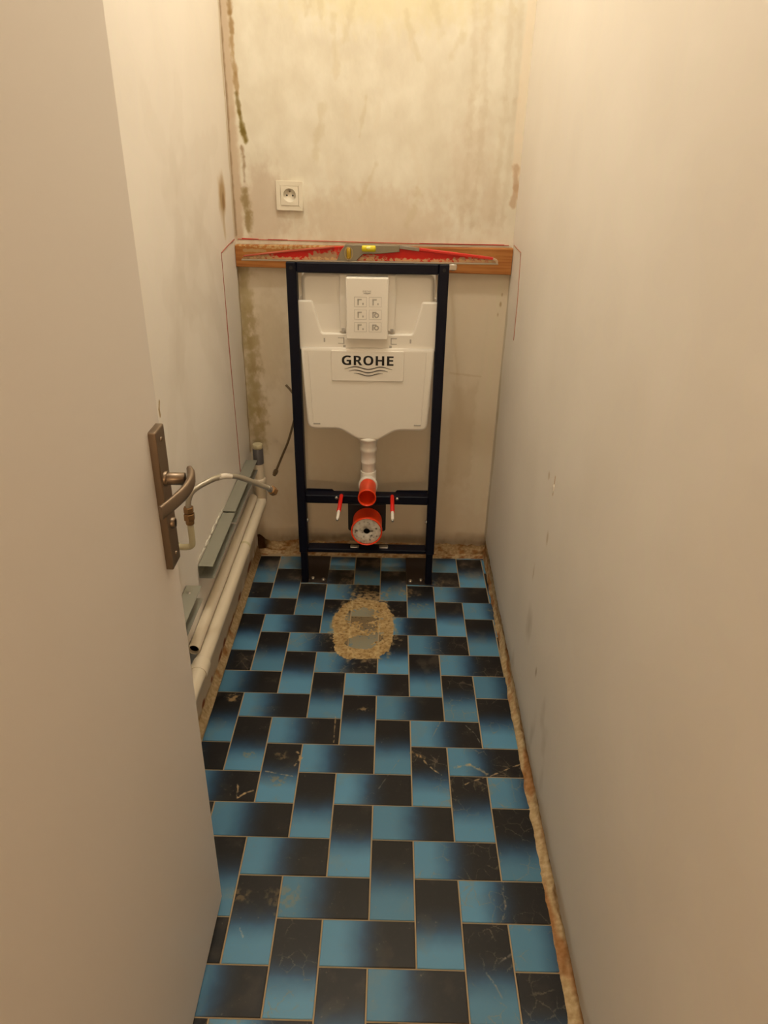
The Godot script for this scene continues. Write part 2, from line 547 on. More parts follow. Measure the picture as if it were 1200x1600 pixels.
	for p in [Vector2(0.388, 1.03), Vector2(0.386, 1.0), Vector2(0.380, 0.965)]:
		c.blob(p.x, p.y, 0.005, 0.010, Color(0.66, 0.56, 0.42), 0.7, 0.8, 0.8)
	c.blob(-0.05, 0.06, 0.5, 0.03, Color(0.66, 0.54, 0.40), 0.35, 0.8, 0.8)
	var mb := painted(c, 0.85, 0.25)
	mb.normal_enabled = true
	mb.normal_texture = noise_tex(51, 0.02, [], [], 512, 5, true, 3.0)
	mb.normal_scale = 0.22
	var vs := PackedFloat32Array([0, 0.04, 0.1, 0.2, 0.4, 0.7, 1.0])
	var shell := mat(Color(0.8, 0.77, 0.7), 0.9)
	var back := thing("wall_back", "worn back wall with cream paint above and bare greyish plaster below", "wall", Vector3.ZERO, "structure")
	var f_back := func(u, v):
		var x: float = lerpf(LEFT - 0.004, RIGHT + 0.006, u)
		var y0 := lip_back(x)
		var y: float = lerpf(y0, HIGH, v)
		var z := BACK + 0.0025 * bump.get_noise_3d(x * 3.0, y * 3.0, 1.0)
		if v == 0.0: z -= 0.02
		return Vector3(x, y, z)
	put("plaster", finish(wall_face(f_back, 120, PackedFloat32Array([0, 0.0001, 0.02, 0.06, 0.1, 0.15, 0.2, 0.25, 0.3, 0.35, 0.4, 0.45, 0.5, 0.6, 0.7, 0.85, 1.0]), func(p): return Vector2((p.x + 0.5) / 0.91, p.y / 1.95))), mb, back)
	put("masonry", box_mesh(Vector3(LEFT - 0.1, -0.05, BACK - 0.2), Vector3(RIGHT + 0.1, HIGH + 0.1, BACK - 0.07), 0.001), shell, back)
	var band := begin()
	sheet(band, 150, 14, func(u, v):
		var x: float = lerpf(LEFT - 0.01, RIGHT + 0.01, u)
		var y: float = lerpf(-0.02, lip_back(x) + 0.006, v)
		var z: float = BACK - 0.006 + 0.007 * bump.get_noise_3d(x * 12.0, y * 26.0, 2.0) + (1.0 - v) * 0.006
		var d := Vector2((x + 0.487) / 0.024, (y - 0.03) / 0.030).length()
		z -= 0.055 * exp(-d * d)
		return Vector3(x, y, z),
		func(u, v):
		var x: float = lerpf(LEFT, RIGHT, u)
		var r := bump.get_noise_2d(x * 14.0, v * 2.2 + 5.0)
		var cr := 1.0 - smoothstep(0.0, 0.09, absf(bump.get_noise_2d(x * 7.0, v * 1.2 + 30.0)))
		var k := Color(0.92, 0.88, 0.82).lerp(Color(0.62, 0.42, 0.28), smoothstep(0.0, 0.4, r))
		k = k.lerp(Color(0.42, 0.28, 0.18), cr * 0.7 * (1.0 - smoothstep(0.75, 1.0, v)))
		var hole := exp(-pow((x + 0.487) / 0.022, 2.0) - pow((v - 0.55) / 0.5, 2.0)) + 0.7 * exp(-pow((x + 0.452) / 0.03, 2.0) - pow((v - 0.25) / 0.14, 2.0))
		return k.lerp(Color(0.16, 0.085, 0.045), clampf(hole * 1.3, 0.0, 0.95)))
	put("rough_mortar_band", finish(band), M.mortar, back)
	var red_line := mat(Color(0.78, 0.10, 0.06), 0.7)
	var rl := begin()
	ribbon(rl, [Vector3(-0.494, 1.188, BACK), Vector3(-0.266, 1.188, BACK), Vector3(0.101, 1.187, BACK), Vector3(0.395, 1.189, BACK)], 0.0006, Vector3.BACK)
	ribbon(rl, [Vector3(-0.480, 1.190, BACK), Vector3(-0.425, 1.1885, BACK)], 0.0013, Vector3.BACK)
	ribbon(rl, [Vector3(-0.395, 1.1885, BACK), Vector3(-0.33, 1.1885, BACK)], 0.0013, Vector3.BACK)
	ribbon(rl, [Vector3(0.102, 1.1875, BACK), Vector3(0.38, 1.189, BACK)], 0.0013, Vector3.BACK)
	put("red_marking_line", finish(rl), red_line, back)

	# ---------- left wall
	c = Canvas.new(900, 800, -1.24, 1.0, 0.0, 2.0, noise_c, noise_a)
	c.fill(white_a, white_b, 1.2)
	c.blob(-1.075, 1.335, 0.060, 0.085, Color(0.66, 0.54, 0.36), 0.8, 0.7, 0.5)
	c.blob(-1.086, 1.31, 0.018, 0.03, Color(0.55, 0.42, 0.26), 0.7, 0.5, 0.6)
	c.blob(-1.075, 1.25, 0.02, 0.05, Color(0.75, 0.66, 0.5), 0.5, 0.7, 0.6)
	c.stroke([Vector2(-1.225, 2.0), Vector2(-1.215, 1.6), Vector2(-1.222, 1.2)], 0.016, Color(0.80, 0.74, 0.63), 0.6, 0.8)
	c.stroke([Vector2(-1.225, 1.08), Vector2(-1.225, 0.7), Vector2(-1.225, 0.45)], 0.018, Color(0.62, 0.52, 0.34), 0.6, 1.0)
	c.stroke([Vector2(-0.272, 0.96), Vector2(-0.264, 0.945), Vector2(-0.266, 0.93)], 0.006, Color(0.62, 0.5, 0.3), 0.8, 0.9)
	for k in 14:
		c.stroke([Vector2(rng.randf_range(-1.1, -0.3), rng.randf_range(0.6, 1.6)), Vector2(rng.randf_range(-1.1, -0.3), rng.randf_range(0.6, 1.6))], 0.05, Color(0.84, 0.80, 0.74), 0.10, 1.0)
	# dirty strip under the pipes
	c.blob(-0.2, 0.05, 1.2, 0.15, Color(0.78, 0.71, 0.60), 0.8, 0.4, 0.5, 0.0, true)
	c.blob(-0.2, 0.0, 1.2, 0.04, Color(0.66, 0.53, 0.36), 0.8, 0.6, 0.8, 0.0, true)
	for p in [[-0.712, 0.02, 0.06], [-0.60, 0.03, 0.025], [-0.53, 0.026, 0.05], [-0.416, 0.03, 0.018], [-0.31, 0.03, 0.025], [-0.85, 0.03, 0.04], [-1.05, 0.035, 0.04]]:
		c.blob(p[0], p[1], p[2], 0.014, Color(0.50, 0.22, 0.10), 0.8, 0.6, 0.9)
	var ml := painted(c, 0.6, 0.35)
	ml.normal_enabled = true
	ml.normal_texture = noise_tex(52, 0.03, [], [], 512, 4, true, 2.0)
	ml.normal_scale = 0.10
	var left := thing("wall_left", "smooth white painted left wall behind the open door, with pipes along its foot", "wall", Vector3.ZERO, "structure")
	put("plaster", finish(wall_face(func(u, v):
		var z: float = lerpf(FRONT + 0.01, BACK - 0.01, u)
		var y: float = lerpf(-0.02, HIGH, v)
		var x := LEFT + 0.0015 * bump.get_noise_3d(z * 2.0, y * 2.0, 9.0)
		return Vector3(x, y, z), 60, rows(0, 1, 40), func(p): return Vector2((p.z + 1.24) / 2.24, p.y / 2.0))), ml, left)
	put("masonry", box_mesh(Vector3(LEFT - 0.14, -0.05, BACK - 0.15), Vector3(LEFT - 0.004, HIGH + 0.1, FRONT + 0.1), 0.001), shell, left)
	var fil := begin()
	sheet(fil, 240, 6, func(u, v):
		var z: float = lerpf(FRONT, BACK, u)
		var w := 0.022 + 0.005 * bump.get_noise_2d(z * 6.0, 1.0)
		var x: float = LEFT + w * (1.0 - v)
		var y: float = -0.003 + 0.024 * v * v + 0.006 * bump.get_noise_3d(z * 14.0, v * 2.0, 5.0) * (0.4 + v)
		return Vector3(x - 0.001 * v, y, z),
		func(u, v):
		var z: float = lerpf(FRONT, BACK, u)
		var k := Color(1.0, 0.98, 0.93).lerp(Color(0.62, 0.36, 0.22), smoothstep(0.2, 0.45, bump.get_noise_2d(z * 7.0, 40.0)) * smoothstep(0.1, 0.6, v) * 0.8)
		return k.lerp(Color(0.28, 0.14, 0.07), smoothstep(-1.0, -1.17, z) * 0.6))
	put("mortar_fillet", finish(fil), M.mortar, left)
	rl = begin()
	ribbon(rl, [Vector3(LEFT, 1.190, -1.20), Vector3(LEFT, 1.184, -1.09), Vector3(LEFT, 1.176, -0.998)], 0.0013, Vector3.RIGHT)
	ribbon(rl, [Vector3(LEFT, 1.178, -0.998), Vector3(LEFT, 0.83, -1.005), Vector3(LEFT, 0.445, -1.022)], 0.0006, Vector3.RIGHT)
	put("red_marking_line", finish(rl), mat(Color(0.70, 0.42, 0.36), 0.8), left)
	# crumbling plaster above the drywall tracks
	var chips := begin()
	for k in 16:
		var z := -0.42 - k * 0.02 + rng.randf_range(-0.012, 0.012)
		var pts := []
		var n := 7
		for i in n:
			var a := TAU * i / n
			var r := rng.randf_range(0.003, 0.014)
			pts.append(Vector2(-z + cos(a) * r * 1.5, 0.448 + sin(a) * r * 0.8))
		prism(chips, PackedVector2Array(pts), -0.001, rng.randf_range(0.001, 0.003), 0.0008, 1, Transform3D(Basis(Vector3(0, 0, -1), Vector3.UP, Vector3.RIGHT), Vector3(LEFT, 0, 0)))
	var ch := put("crumbled_plaster", finish(chips), mat(Color(0.9, 0.88, 0.83), 0.95), left)
	ch.set_meta("kind", "stuff")

	# ---------- right wall
	c = Canvas.new(800, 720, -1.24, 1.0, 0.0, 2.0, noise_c, noise_a)
	c.fill(white_a, white_b, 1.2)
	c.stroke([Vector2(-1.225, 1.1), Vector2(-1.2, 0.6), Vector2(-1.2, 0.1)], 0.03, Color(0.80, 0.75, 0.65), 0.6, 0.8)
	c.stroke([Vector2(-0.268, 0.80), Vector2(-0.266, 0.772), Vector2(-0.268, 0.755)], 0.006, Color(0.72, 0.56, 0.40), 0.7, 0.9)
	c.blob(-0.33, 0.775, 0.01, 0.012, Color(0.75, 0.66, 0.54), 0.5, 0.7, 0.6)
	c.blob(-0.26, 0.64, 0.012, 0.025, Color(0.74, 0.66, 0.55), 0.5, 0.8, 0.6)
	c.blob(-0.176, 0.296, 0.010, 0.020, Color(0.58, 0.48, 0.38), 0.6, 0.8, 0.6)
	c.blob(-0.35, 0.48, 0.008, 0.04, Color(0.70, 0.62, 0.52), 0.5, 0.8, 0.6)
	for k in 8:
		var z := rng.randf_range(-0.5, 0.1)
		c.blob(z, rng.randf_range(0.1, 0.35), 0.03, 0.07, Color(0.72, 0.67, 0.60), 0.22, 0.9, 0.9)
	c.blob(-0.2, 0.05, 1.3, 0.04, Color(0.78, 0.68, 0.54), 0.4, 0.9, 0.8, 0.0, true)
	var mr := painted(c, 0.6, 0.35)
	mr.normal_enabled = true
	mr.normal_texture = noise_tex(53, 0.03, [], [], 512, 4, true, 2.0)
	mr.normal_scale = 0.10
	var right := thing("wall_right", "long smooth white painted right wall with scuffs and a ragged lower plaster edge", "wall", Vector3.ZERO, "structure")
	put("plaster", finish(wall_face(func(u, v):
		var z: float = lerpf(BACK - 0.01, FRONT + 0.01, u)
		var y0 := lip_right(z)
		var y: float = lerpf(y0, HIGH, v)
		var x := RIGHT - 0.0015 * bump.get_noise_3d(z * 2.0, y * 2.0, 19.0)
		if v == 0.0: x += 0.02
		elif v < 0.001: x += 0.002
		return Vector3(x, y, z), 420, PackedFloat32Array([0, 0.0002, 0.002, 0.02, 0.06, 0.15, 0.3, 0.45, 0.6, 0.8, 1.0]), func(p): return Vector2((p.z + 1.24) / 2.24, p.y / 2.0))), mr, right)
	put("masonry", box_mesh(Vector3(RIGHT + 0.05, -0.05, BACK - 0.15), Vector3(RIGHT + 0.2, HIGH + 0.1, FRONT + 0.1), 0.001), shell, right)
	band = begin()
	sheet(band, 420, 10, func(u, v):
		var z: float = lerpf(BACK - 0.01, FRONT, u)
		var xe := lerpf(0.416, 0.391, clampf((z + 1.22) / 1.71, 0, 1)) - 0.006
		var top := lip_right(z) + 0.004
		var t: float = v
		var x := lerpf(xe, RIGHT + 0.007, smoothstep(0.0, 0.55, t)) + 0.006 * bump.get_noise_3d(z * 14.0, t * 2.5, 3.0)
		var y := lerpf(-0.004, top, t * t * 0.4 + t * 0.6) + 0.003 * bump.get_noise_3d(z * 18.0, t * 3.0, 8.0)
		return Vector3(x, y, z),
		func(u, v):
		var z: float = lerpf(BACK, FRONT, u)
		var k := Color(0.95, 0.92, 0.86)
		k = k.lerp(Color(0.60, 0.33, 0.18), smoothstep(0.02, 0.35, bump.get_noise_2d(z * 5.0, v * 1.2 + 60.0)) * 0.8)
		var cr := 1.0 - smoothstep(0.0, 0.10, absf(v - 0.62 - 0.35 * bump.get_noise_2d(z * 6.0, 70.0)))
		return k.lerp(Color(0.30, 0.15, 0.07), cr * 0.8 * smoothstep(-0.15, 0.15, bump.get_noise_2d(z * 4.0, 90.0))))
	put("rough_mortar_band", finish(band), M.mortar, right)
	rl = begin()
	ribbon(rl, [Vector3(RIGHT, 1.193, -1.20), Vector3(RIGHT, 1.190, -1.05)], 0.0009, Vector3.LEFT)
	ribbon(rl, [Vector3(RIGHT, 1.188, -1.055), Vector3(RIGHT, 1.05, -1.025), Vector3(RIGHT, 0.93, -1.02)], 0.0006, Vector3.LEFT)
	put("red_marking_line", finish(rl), mat(Color(0.70, 0.48, 0.40), 0.8), right)
	var gouge := begin()
	prism(gouge, PackedVector2Array([Vector2(0.262, 0.766), Vector2(0.266, 0.760), Vector2(0.273, 0.764), Vector2(0.274, 0.776), Vector2(0.268, 0.782), Vector2(0.263, 0.777)]), 0.0, 0.002, 0.001, 1, Transform3D(Basis(Vector3(0, 0, -1), Vector3.UP, Vector3.LEFT), Vector3(RIGHT + 0.0003, 0, 0)))
	put("filler_dab", finish(gouge), mat(Color(0.92, 0.89, 0.84), 0.9), right)

	# ---------- door wall, ceiling, corridor behind the camera
	var fw := thing("wall_front", "white wall around the doorway behind the viewer", "wall", Vector3.ZERO, "structure")
	var st := begin()
	box(st, Vector3(LEFT - 0.14, -0.05, FRONT), Vector3(-0.405, HIGH + 0.1, FRONT + 0.07), 0.001)
	box(st, Vector3(-0.405, 2.08, FRONT), Vector3(RIGHT + 0.2, HIGH + 0.1, FRONT + 0.07), 0.001)
	put("plaster", finish(st), M.paint, fw)
	st = begin()
	box(st, Vector3(-0.405, 0.0, FRONT - 0.01), Vector3(-0.367, 2.08, FRONT + 0.08), 0.003)
	box(st, Vector3(-0.367, 2.045, FRONT - 0.01), Vector3(RIGHT, 2.08, FRONT + 0.08), 0.003)
	tag(put("trim_1", finish(st), M.paint, self), "white door frame around the doorway behind the viewer", "door frame", "", "structure")
	tag(put("ceiling", box_mesh(Vector3(-1.3, HIGH, BACK - 0.2), Vector3(1.3, HIGH + 0.12, 5.6), 0.001), M.ceiling, self), "plain white ceiling above the narrow room", "ceiling", "", "structure")
	st = begin()
	box(st, Vector3(-1.3, -0.05, FRONT + 0.07), Vector3(-1.2, HIGH, 5.6), 0.001)
	box(st, Vector3(1.2, -0.05, FRONT + 0.07), Vector3(1.3, HIGH, 5.6), 0.001)
	box(st, Vector3(-1.3, -0.05, 5.5), Vector3(1.3, HIGH, 5.6), 0.001)
	box(st, Vector3(-1.3, -0.05, FRONT + 0.02), Vector3(LEFT - 0.13, HIGH, FRONT + 0.07), 0.001)
	box(st, Vector3(RIGHT + 0.15, -0.05, FRONT + 0.02), Vector3(1.3, HIGH, FRONT + 0.07), 0.001)
	tag(put("wall_corridor", finish(st), M.paint, self), "white corridor walls behind the viewer", "wall", "", "structure")
	tag(put("floor_corridor", box_mesh(Vector3(-1.3, -0.12, FRONT + 0.0), Vector3(1.3, -0.002, 5.6), 0.001), mat(Color(0.62, 0.55, 0.46), 0.6), self), "brown corridor floor behind the viewer", "floor", "", "structure")

func ribbon(st: SurfaceTool, pts: Array, half: float, n: Vector3) -> void:   # a thin painted stroke standing 0.4 mm proud of a wall
	st.set_smooth_group(-1)
	for i in pts.size() - 1:
		var a: Vector3 = pts[i]
		var b: Vector3 = pts[i + 1]
		var s := n.cross((b - a).normalized()) * half
		var lift := n * 0.0022
		var base := n * -0.001
		quad(st, a - s + lift, b - s + lift, b + s + lift, a + s + lift)
		quad(st, a - s + base, b - s + base, b - s + lift, a - s + lift)
		quad(st, a + s + lift, b + s + lift, b + s + base, a + s + base)

# -------------------------------------------------- floor
func floor_tiles() -> void:
	var fl := thing("floor", "old herringbone floor of two-tone blue and black tiles with tan joints", "floor", Vector3.ZERO, "structure")
	put("grout_bed", box_mesh(Vector3(LEFT - 0.05, -0.12, BACK - 0.05), Vector3(RIGHT + 0.03, -0.0022, FRONT + 0.01), 0.0005), M.grout, fl)
	var edge := begin()
	sheet(edge, 120, 5, func(u, v):
		var x: float = lerpf(LEFT, RIGHT + 0.01, u)
		var z: float = lerpf(-1.198, BACK - 0.004, v) + 0.005 * bump.get_noise_2d(x * 10.0, 4.0) * (1.0 - v)
		return Vector3(x, -0.004 + 0.010 * v + 0.006 * bump.get_noise_3d(x * 16.0, z * 16.0, 0.0), z),
		func(u, v):
		return Color(0.9, 0.86, 0.8).lerp(Color(0.5, 0.3, 0.2), smoothstep(-0.1, 0.4, bump.get_noise_2d(u * 16.0, v * 2.0 + 11.0))))
	put("mortar_edge", finish(edge), M.mortar, fl)
	var room := PackedVector2Array([Vector2(-0.480, -1.188), Vector2(0.416, -1.208), Vector2(0.391, 0.49), Vector2(0.391, FRONT), Vector2(-0.480, FRONT)])
	var X0 := -0.52
	var Z0 := -1.25
	var PX := 890.0
	var cv := Canvas.new(854, 1780, X0, X0 + 854 / PX, Z0, Z0 + 1780 / PX, noise_a, noise_b)
	cv.fill(Color(0.5, 0.42, 0.32), Color(0.55, 0.46, 0.36))
	var light := Color(0.36, 0.575, 0.72)
	var dark := Color(0.105, 0.105, 0.115)
	var mid := Color(0.15, 0.27, 0.40)
	var crack_n := FastNoiseLite.new()
	crack_n.noise_type = FastNoiseLite.TYPE_CELLULAR
	crack_n.cellular_distance_function = FastNoiseLite.DISTANCE_EUCLIDEAN
	crack_n.cellular_return_type = FastNoiseLite.RETURN_DISTANCE2_SUB
	crack_n.frequency = 0.035
	crack_n.fractal_type = FastNoiseLite.FRACTAL_NONE
	crack_n.domain_warp_enabled = true
	crack_n.domain_warp_amplitude = 14.0
	crack_n.domain_warp_frequency = 0.03
	var cracks := crack_n.get_image(854, 1780, false, false, false)
	cracks.convert(Image.FORMAT_L8)
	var cb := cracks.get_data()
	var joint := 0.0017
	var tiles := []
	for vert in [false, true]:
		for k in range(-16, 16):
			for m in range(-8, 9):
				var u := k + 2 * m
				var v := k - 2 * m
				var r := Rect2(u, v + 1, 1, 2) if vert else Rect2(u, v, 2, 1)
				if r.end.x < -4.8 or r.position.x > 4.2 or r.end.y < -12.2 or r.position.y > 9.9: continue
				tiles.append([vert, Rect2(r.position * 0.1, r.size * 0.1)])
	var glaze := mat(Color.WHITE, 0.42, 0.0, 0.4)
	var count := 0
	for t in tiles:
		var r: Rect2 = t[1]
		var g := r.grow(-joint)
		var poly := PackedVector2Array([g.position, Vector2(g.end.x, g.position.y), g.end, Vector2(g.position.x, g.end.y)])
		var cut := Geometry2D.intersect_polygons(poly, room)
		if cut.is_empty(): continue
		var shape: PackedVector2Array = cut[0]
		var bb := Rect2(shape[0], Vector2.ZERO)
		for p in shape: bb = bb.expand(p)
		if bb.size.x < 0.006 or bb.size.y < 0.006: continue
		# paint this tile's glaze
		var shift := rng.randf_range(-0.05, 0.08)
		var tone := rng.randf_range(0.88, 1.06)
		var craze := rng.randf() < 0.25 or (r.get_center().x > 0.15 and r.get_center().y > -0.2 and rng.randf() < 0.85)
		var dusty := rng.randf_range(0.0, 0.5) + smoothstep(0.0, -0.6, r.get_center().y) * 0.25
		var i0 := maxi(0, int((r.position.x - X0) * PX)); var i1 := mini(853, int((r.end.x - X0) * PX))
		var j0 := maxi(0, int((r.position.y - Z0) * PX)); var j1 := mini(1779, int((r.end.y - Z0) * PX))
		for j in range(j0, j1 + 1):
			var z := (j + 0.5) / PX + Z0
			for i in range(i0, i1 + 1):
				var x := (i + 0.5) / PX + X0
				var s := (r.end.y - z) / r.size.y if t[0] else (x - r.position.x) / r.size.x
				var n := noise_a[(j & 511) * 512 + (i & 511)] / 255.0
				var n2 := noise_b[((j * 3) & 511) * 512 + ((i * 3) & 511)] / 255.0
				var s2 := s + shift + (n - 0.5) * 0.07
				var a := smoothstep(0.20, 0.62, s2)
				var b := smoothstep(0.40, 0.78, s2)
				var cr := lerpf(lerpf(light.r, mid.r, a), dark.r, b) * tone
				var cg := lerpf(lerpf(light.g, mid.g, a), dark.g, b) * tone
				var cbl := lerpf(lerpf(light.b, mid.b, a), dark.b, b) * tone
				var d := dusty * 0.34 * smoothstep(0.55, 0.85, n) + 0.06 * smoothstep(0.6, 0.9, n2)
				# worn, dusty zone round the old toilet foot and below the frame
				d += 0.34 * smoothstep(-0.88, -1.12, z) * smoothstep(0.30, 0.7, n)
				if craze and z > -0.9:
					var e := cb[j * 854 + i] / 255.0
					d += (1.0 - smoothstep(0.006, 0.034, e)) * 0.40 * smoothstep(0.40, 0.62, n)
				if n2 > 0.84 and n > 0.60: d += 0.3
				d = minf(d, 0.8)
				var q := (j * 854 + i) * 3
				cv.buf[q] = lerpf(cr, 0.62, d); cv.buf[q + 1] = lerpf(cg, 0.54, d); cv.buf[q + 2] = lerpf(cbl, 0.44, d)
		# the tile itself, its top edge chamfered
		var lift := rng.randf_range(-0.0004, 0.0004)
		var tilt := Vector2(rng.randf_range(-0.002, 0.002), rng.randf_range(-0.002, 0.002))
		var mid_p := bb.get_center()
		var st := begin()
		st.set_smooth_group(-1)
		var area := 0.0
		for i in shape.size(): area += shape[i].cross(shape[(i + 1) % shape.size()])
		if area < 0: shape.reverse()
		var ins := inset(shape, 0.0012)
		var P := func(p: Vector2, y: float) -> void:
			st.set_uv(Vector2((p.x - X0) * PX / 854.0, (p.y - Z0) * PX / 1780.0))
			st.add_vertex(Vector3(p.x, y + lift + tilt.dot(p - mid_p), p.y))
		var n_ := shape.size()
		for i in range(1, n_ - 1):
			for p in [ins[0], ins[i], ins[i + 1]]: P.call(p, 0.0)
		for i in n_:
			var i2 := (i + 1) % n_
			for e in [[ins[i], 0.0], [shape[i], -0.0009], [shape[i2], -0.0009], [ins[i], 0.0], [shape[i2], -0.0009], [ins[i2], 0.0]]: P.call(e[0], e[1])
			for e in [[shape[i], -0.0009], [shape[i], -0.008], [shape[i2], -0.008], [shape[i], -0.0009], [shape[i2], -0.008], [shape[i2], -0.0009]]: P.call(e[0], e[1])
		var name_ := "tile" if count == 0 else "tile_%03d" % count
		put(name_, finish(st), glaze, fl)
		count += 1
	# particular scratches, chips and dust, where they lie
	var tan := Color(0.78, 0.66, 0.48)
	cv.stroke([Vector2(0.40, -0.148), Vector2(0.353, -0.125), Vector2(0.313, -0.104), Vector2(0.254, -0.081), Vector2(0.24, -0.072)], 0.0026, tan, 0.77, 1.6, 0.37, 1.0)
	cv.stroke([Vector2(0.105, -0.179), Vector2(0.122, -0.168), Vector2(0.135, -0.158)], 0.0083, Color(0.72, 0.58, 0.38), 0.8, 1.6, 0.37, 1.0)
	cv.stroke([Vector2(0.125, -0.165), Vector2(0.144, -0.135), Vector2(0.164, -0.114), Vector2(0.18, -0.102)], 0.0030, tan, 0.77, 1.6, 0.37, 1.0)
	cv.stroke([Vector2(0.187, -0.296), Vector2(0.158, -0.228)], 0.0023, Color(0.62, 0.55, 0.48), 0.59, 1.6, 0.37, 1.0)
	cv.stroke([Vector2(0.07, -0.155), Vector2(0.014, -0.052)], 0.0023, Color(0.60, 0.56, 0.50), 0.51, 1.6, 0.37, 1.0)
	cv.stroke([Vector2(-0.117, -0.306), Vector2(-0.115, -0.207)], 0.0023, tan, 0.64, 1.6, 0.37, 1.0)
	cv.stroke([Vector2(0.26, -0.284), Vector2(0.283, -0.255), Vector2(0.294, -0.221)], 0.0021, Color(0.7, 0.66, 0.6), 0.59, 1.6, 0.37, 1.0)
	cv.stroke([Vector2(-0.211, -0.169), Vector2(-0.199, -0.15), Vector2(-0.212, -0.123)], 0.0053, tan, 0.85, 1.6, 0.37, 1.0)
	cv.stroke([Vector2(-0.287, -0.099), Vector2(-0.244, -0.09), Vector2(-0.209, -0.085)], 0.0037, Color(0.70, 0.64, 0.54), 0.8, 1.6, 0.37, 1.0)
	cv.stroke([Vector2(-0.31, -0.035), Vector2(-0.33, -0.025), Vector2(-0.344, -0.012), Vector2(-0.354, -0.06)], 0.0037, tan, 0.8, 1.6, 0.37, 1.0)
	cv.stroke([Vector2(0.304, 0.2), Vector2(0.298, 0.233), Vector2(0.301, 0.259), Vector2(0.29, 0.29)], 0.0030, Color(0.66, 0.58, 0.48), 0.59, 1.6, 0.37, 1.0)
	cv.stroke([Vector2(0.30, 0.364), Vector2(0.285, 0.373), Vector2(0.27, 0.384)], 0.0030, Color(0.6, 0.56, 0.5), 0.59, 1.6, 0.37, 1.0)
	cv.stroke([Vector2(0.242, 0.404), Vector2(0.258, 0.428), Vector2(0.268, 0.452)], 0.0030, Color(0.6, 0.58, 0.54), 0.59, 1.6, 0.37, 1.0)
	cv.stroke([Vector2(-0.274, 0.325), Vector2(-0.259, 0.352)], 0.0030, Color(0.68, 0.68, 0.66), 0.64, 1.6, 0.37, 1.0)
	cv.stroke([Vector2(0.22, -0.13), Vector2(0.26, -0.14), Vector2(0.30, -0.11)], 0.0067, tan, 0.6, 1.6, 0.37, 1.0)
	for p in [[-0.339, -0.153, 0.02, 0.5], [-0.253, -0.156, 0.02, 0.5], [-0.43, -0.374, 0.03, 0.85], [-0.033, -0.343, 0.02, 0.75], [-0.457, -0.933, 0.02, 0.4], [-0.05, -0.93, 0.10, 0.6], [0.10, -0.95, 0.05, 0.6], [0.15, -0.87, 0.035, 0.5], [-0.12, -1.02, 0.05, 0.35], [-0.245, -1.03, 0.05, 0.5], [0.21, -1.02, 0.05, 0.4], [-0.19, 0.255, 0.05, 0.4], [-0.29, 0.25, 0.03, 0.5], [0.29, -0.06, 0.03, 0.35], [-0.25, -0.07, 0.03, 0.5]]:
		cv.blob(p[0], p[1], p[2], p[2] * 0.8, Color(0.66, 0.55, 0.38), p[3], 0.7, 1.5, 0.45)
	cv.blob(-0.052, -0.740, 0.130, 0.205, Color(0.66, 0.57, 0.42), 0.72, 0.35, 0.7, 0.16)
	cv.blob(-0.04, -0.925, 0.09, 0.045, Color(0.66, 0.56, 0.40), 0.7, 0.8, 1.2, 0.35)
	glaze.albedo_texture = cv.texture()
	glaze.texture_repeat = false

# mortar left where the old toilet stood: a thin ragged ring of its own relief
func joint_near(x: float, z: float) -> float:   # 1 on a joint of the herringbone, 0 away from it
	var u := floori(x / 0.1)
	var v := floori(z / 0.1)
	var fx := x / 0.1 - u
	var fz := z / 0.1 - v
	var k: int = posmod(u - v, 4)
	var d := 1.0
	if k != 1: d = minf(d, fx)
	if k != 0: d = minf(d, 1.0 - fx)
	if k != 2: d = minf(d, fz)
	if k != 3: d = minf(d, 1.0 - fz)
	return 1.0 - smoothstep(0.02, 0.045, d)

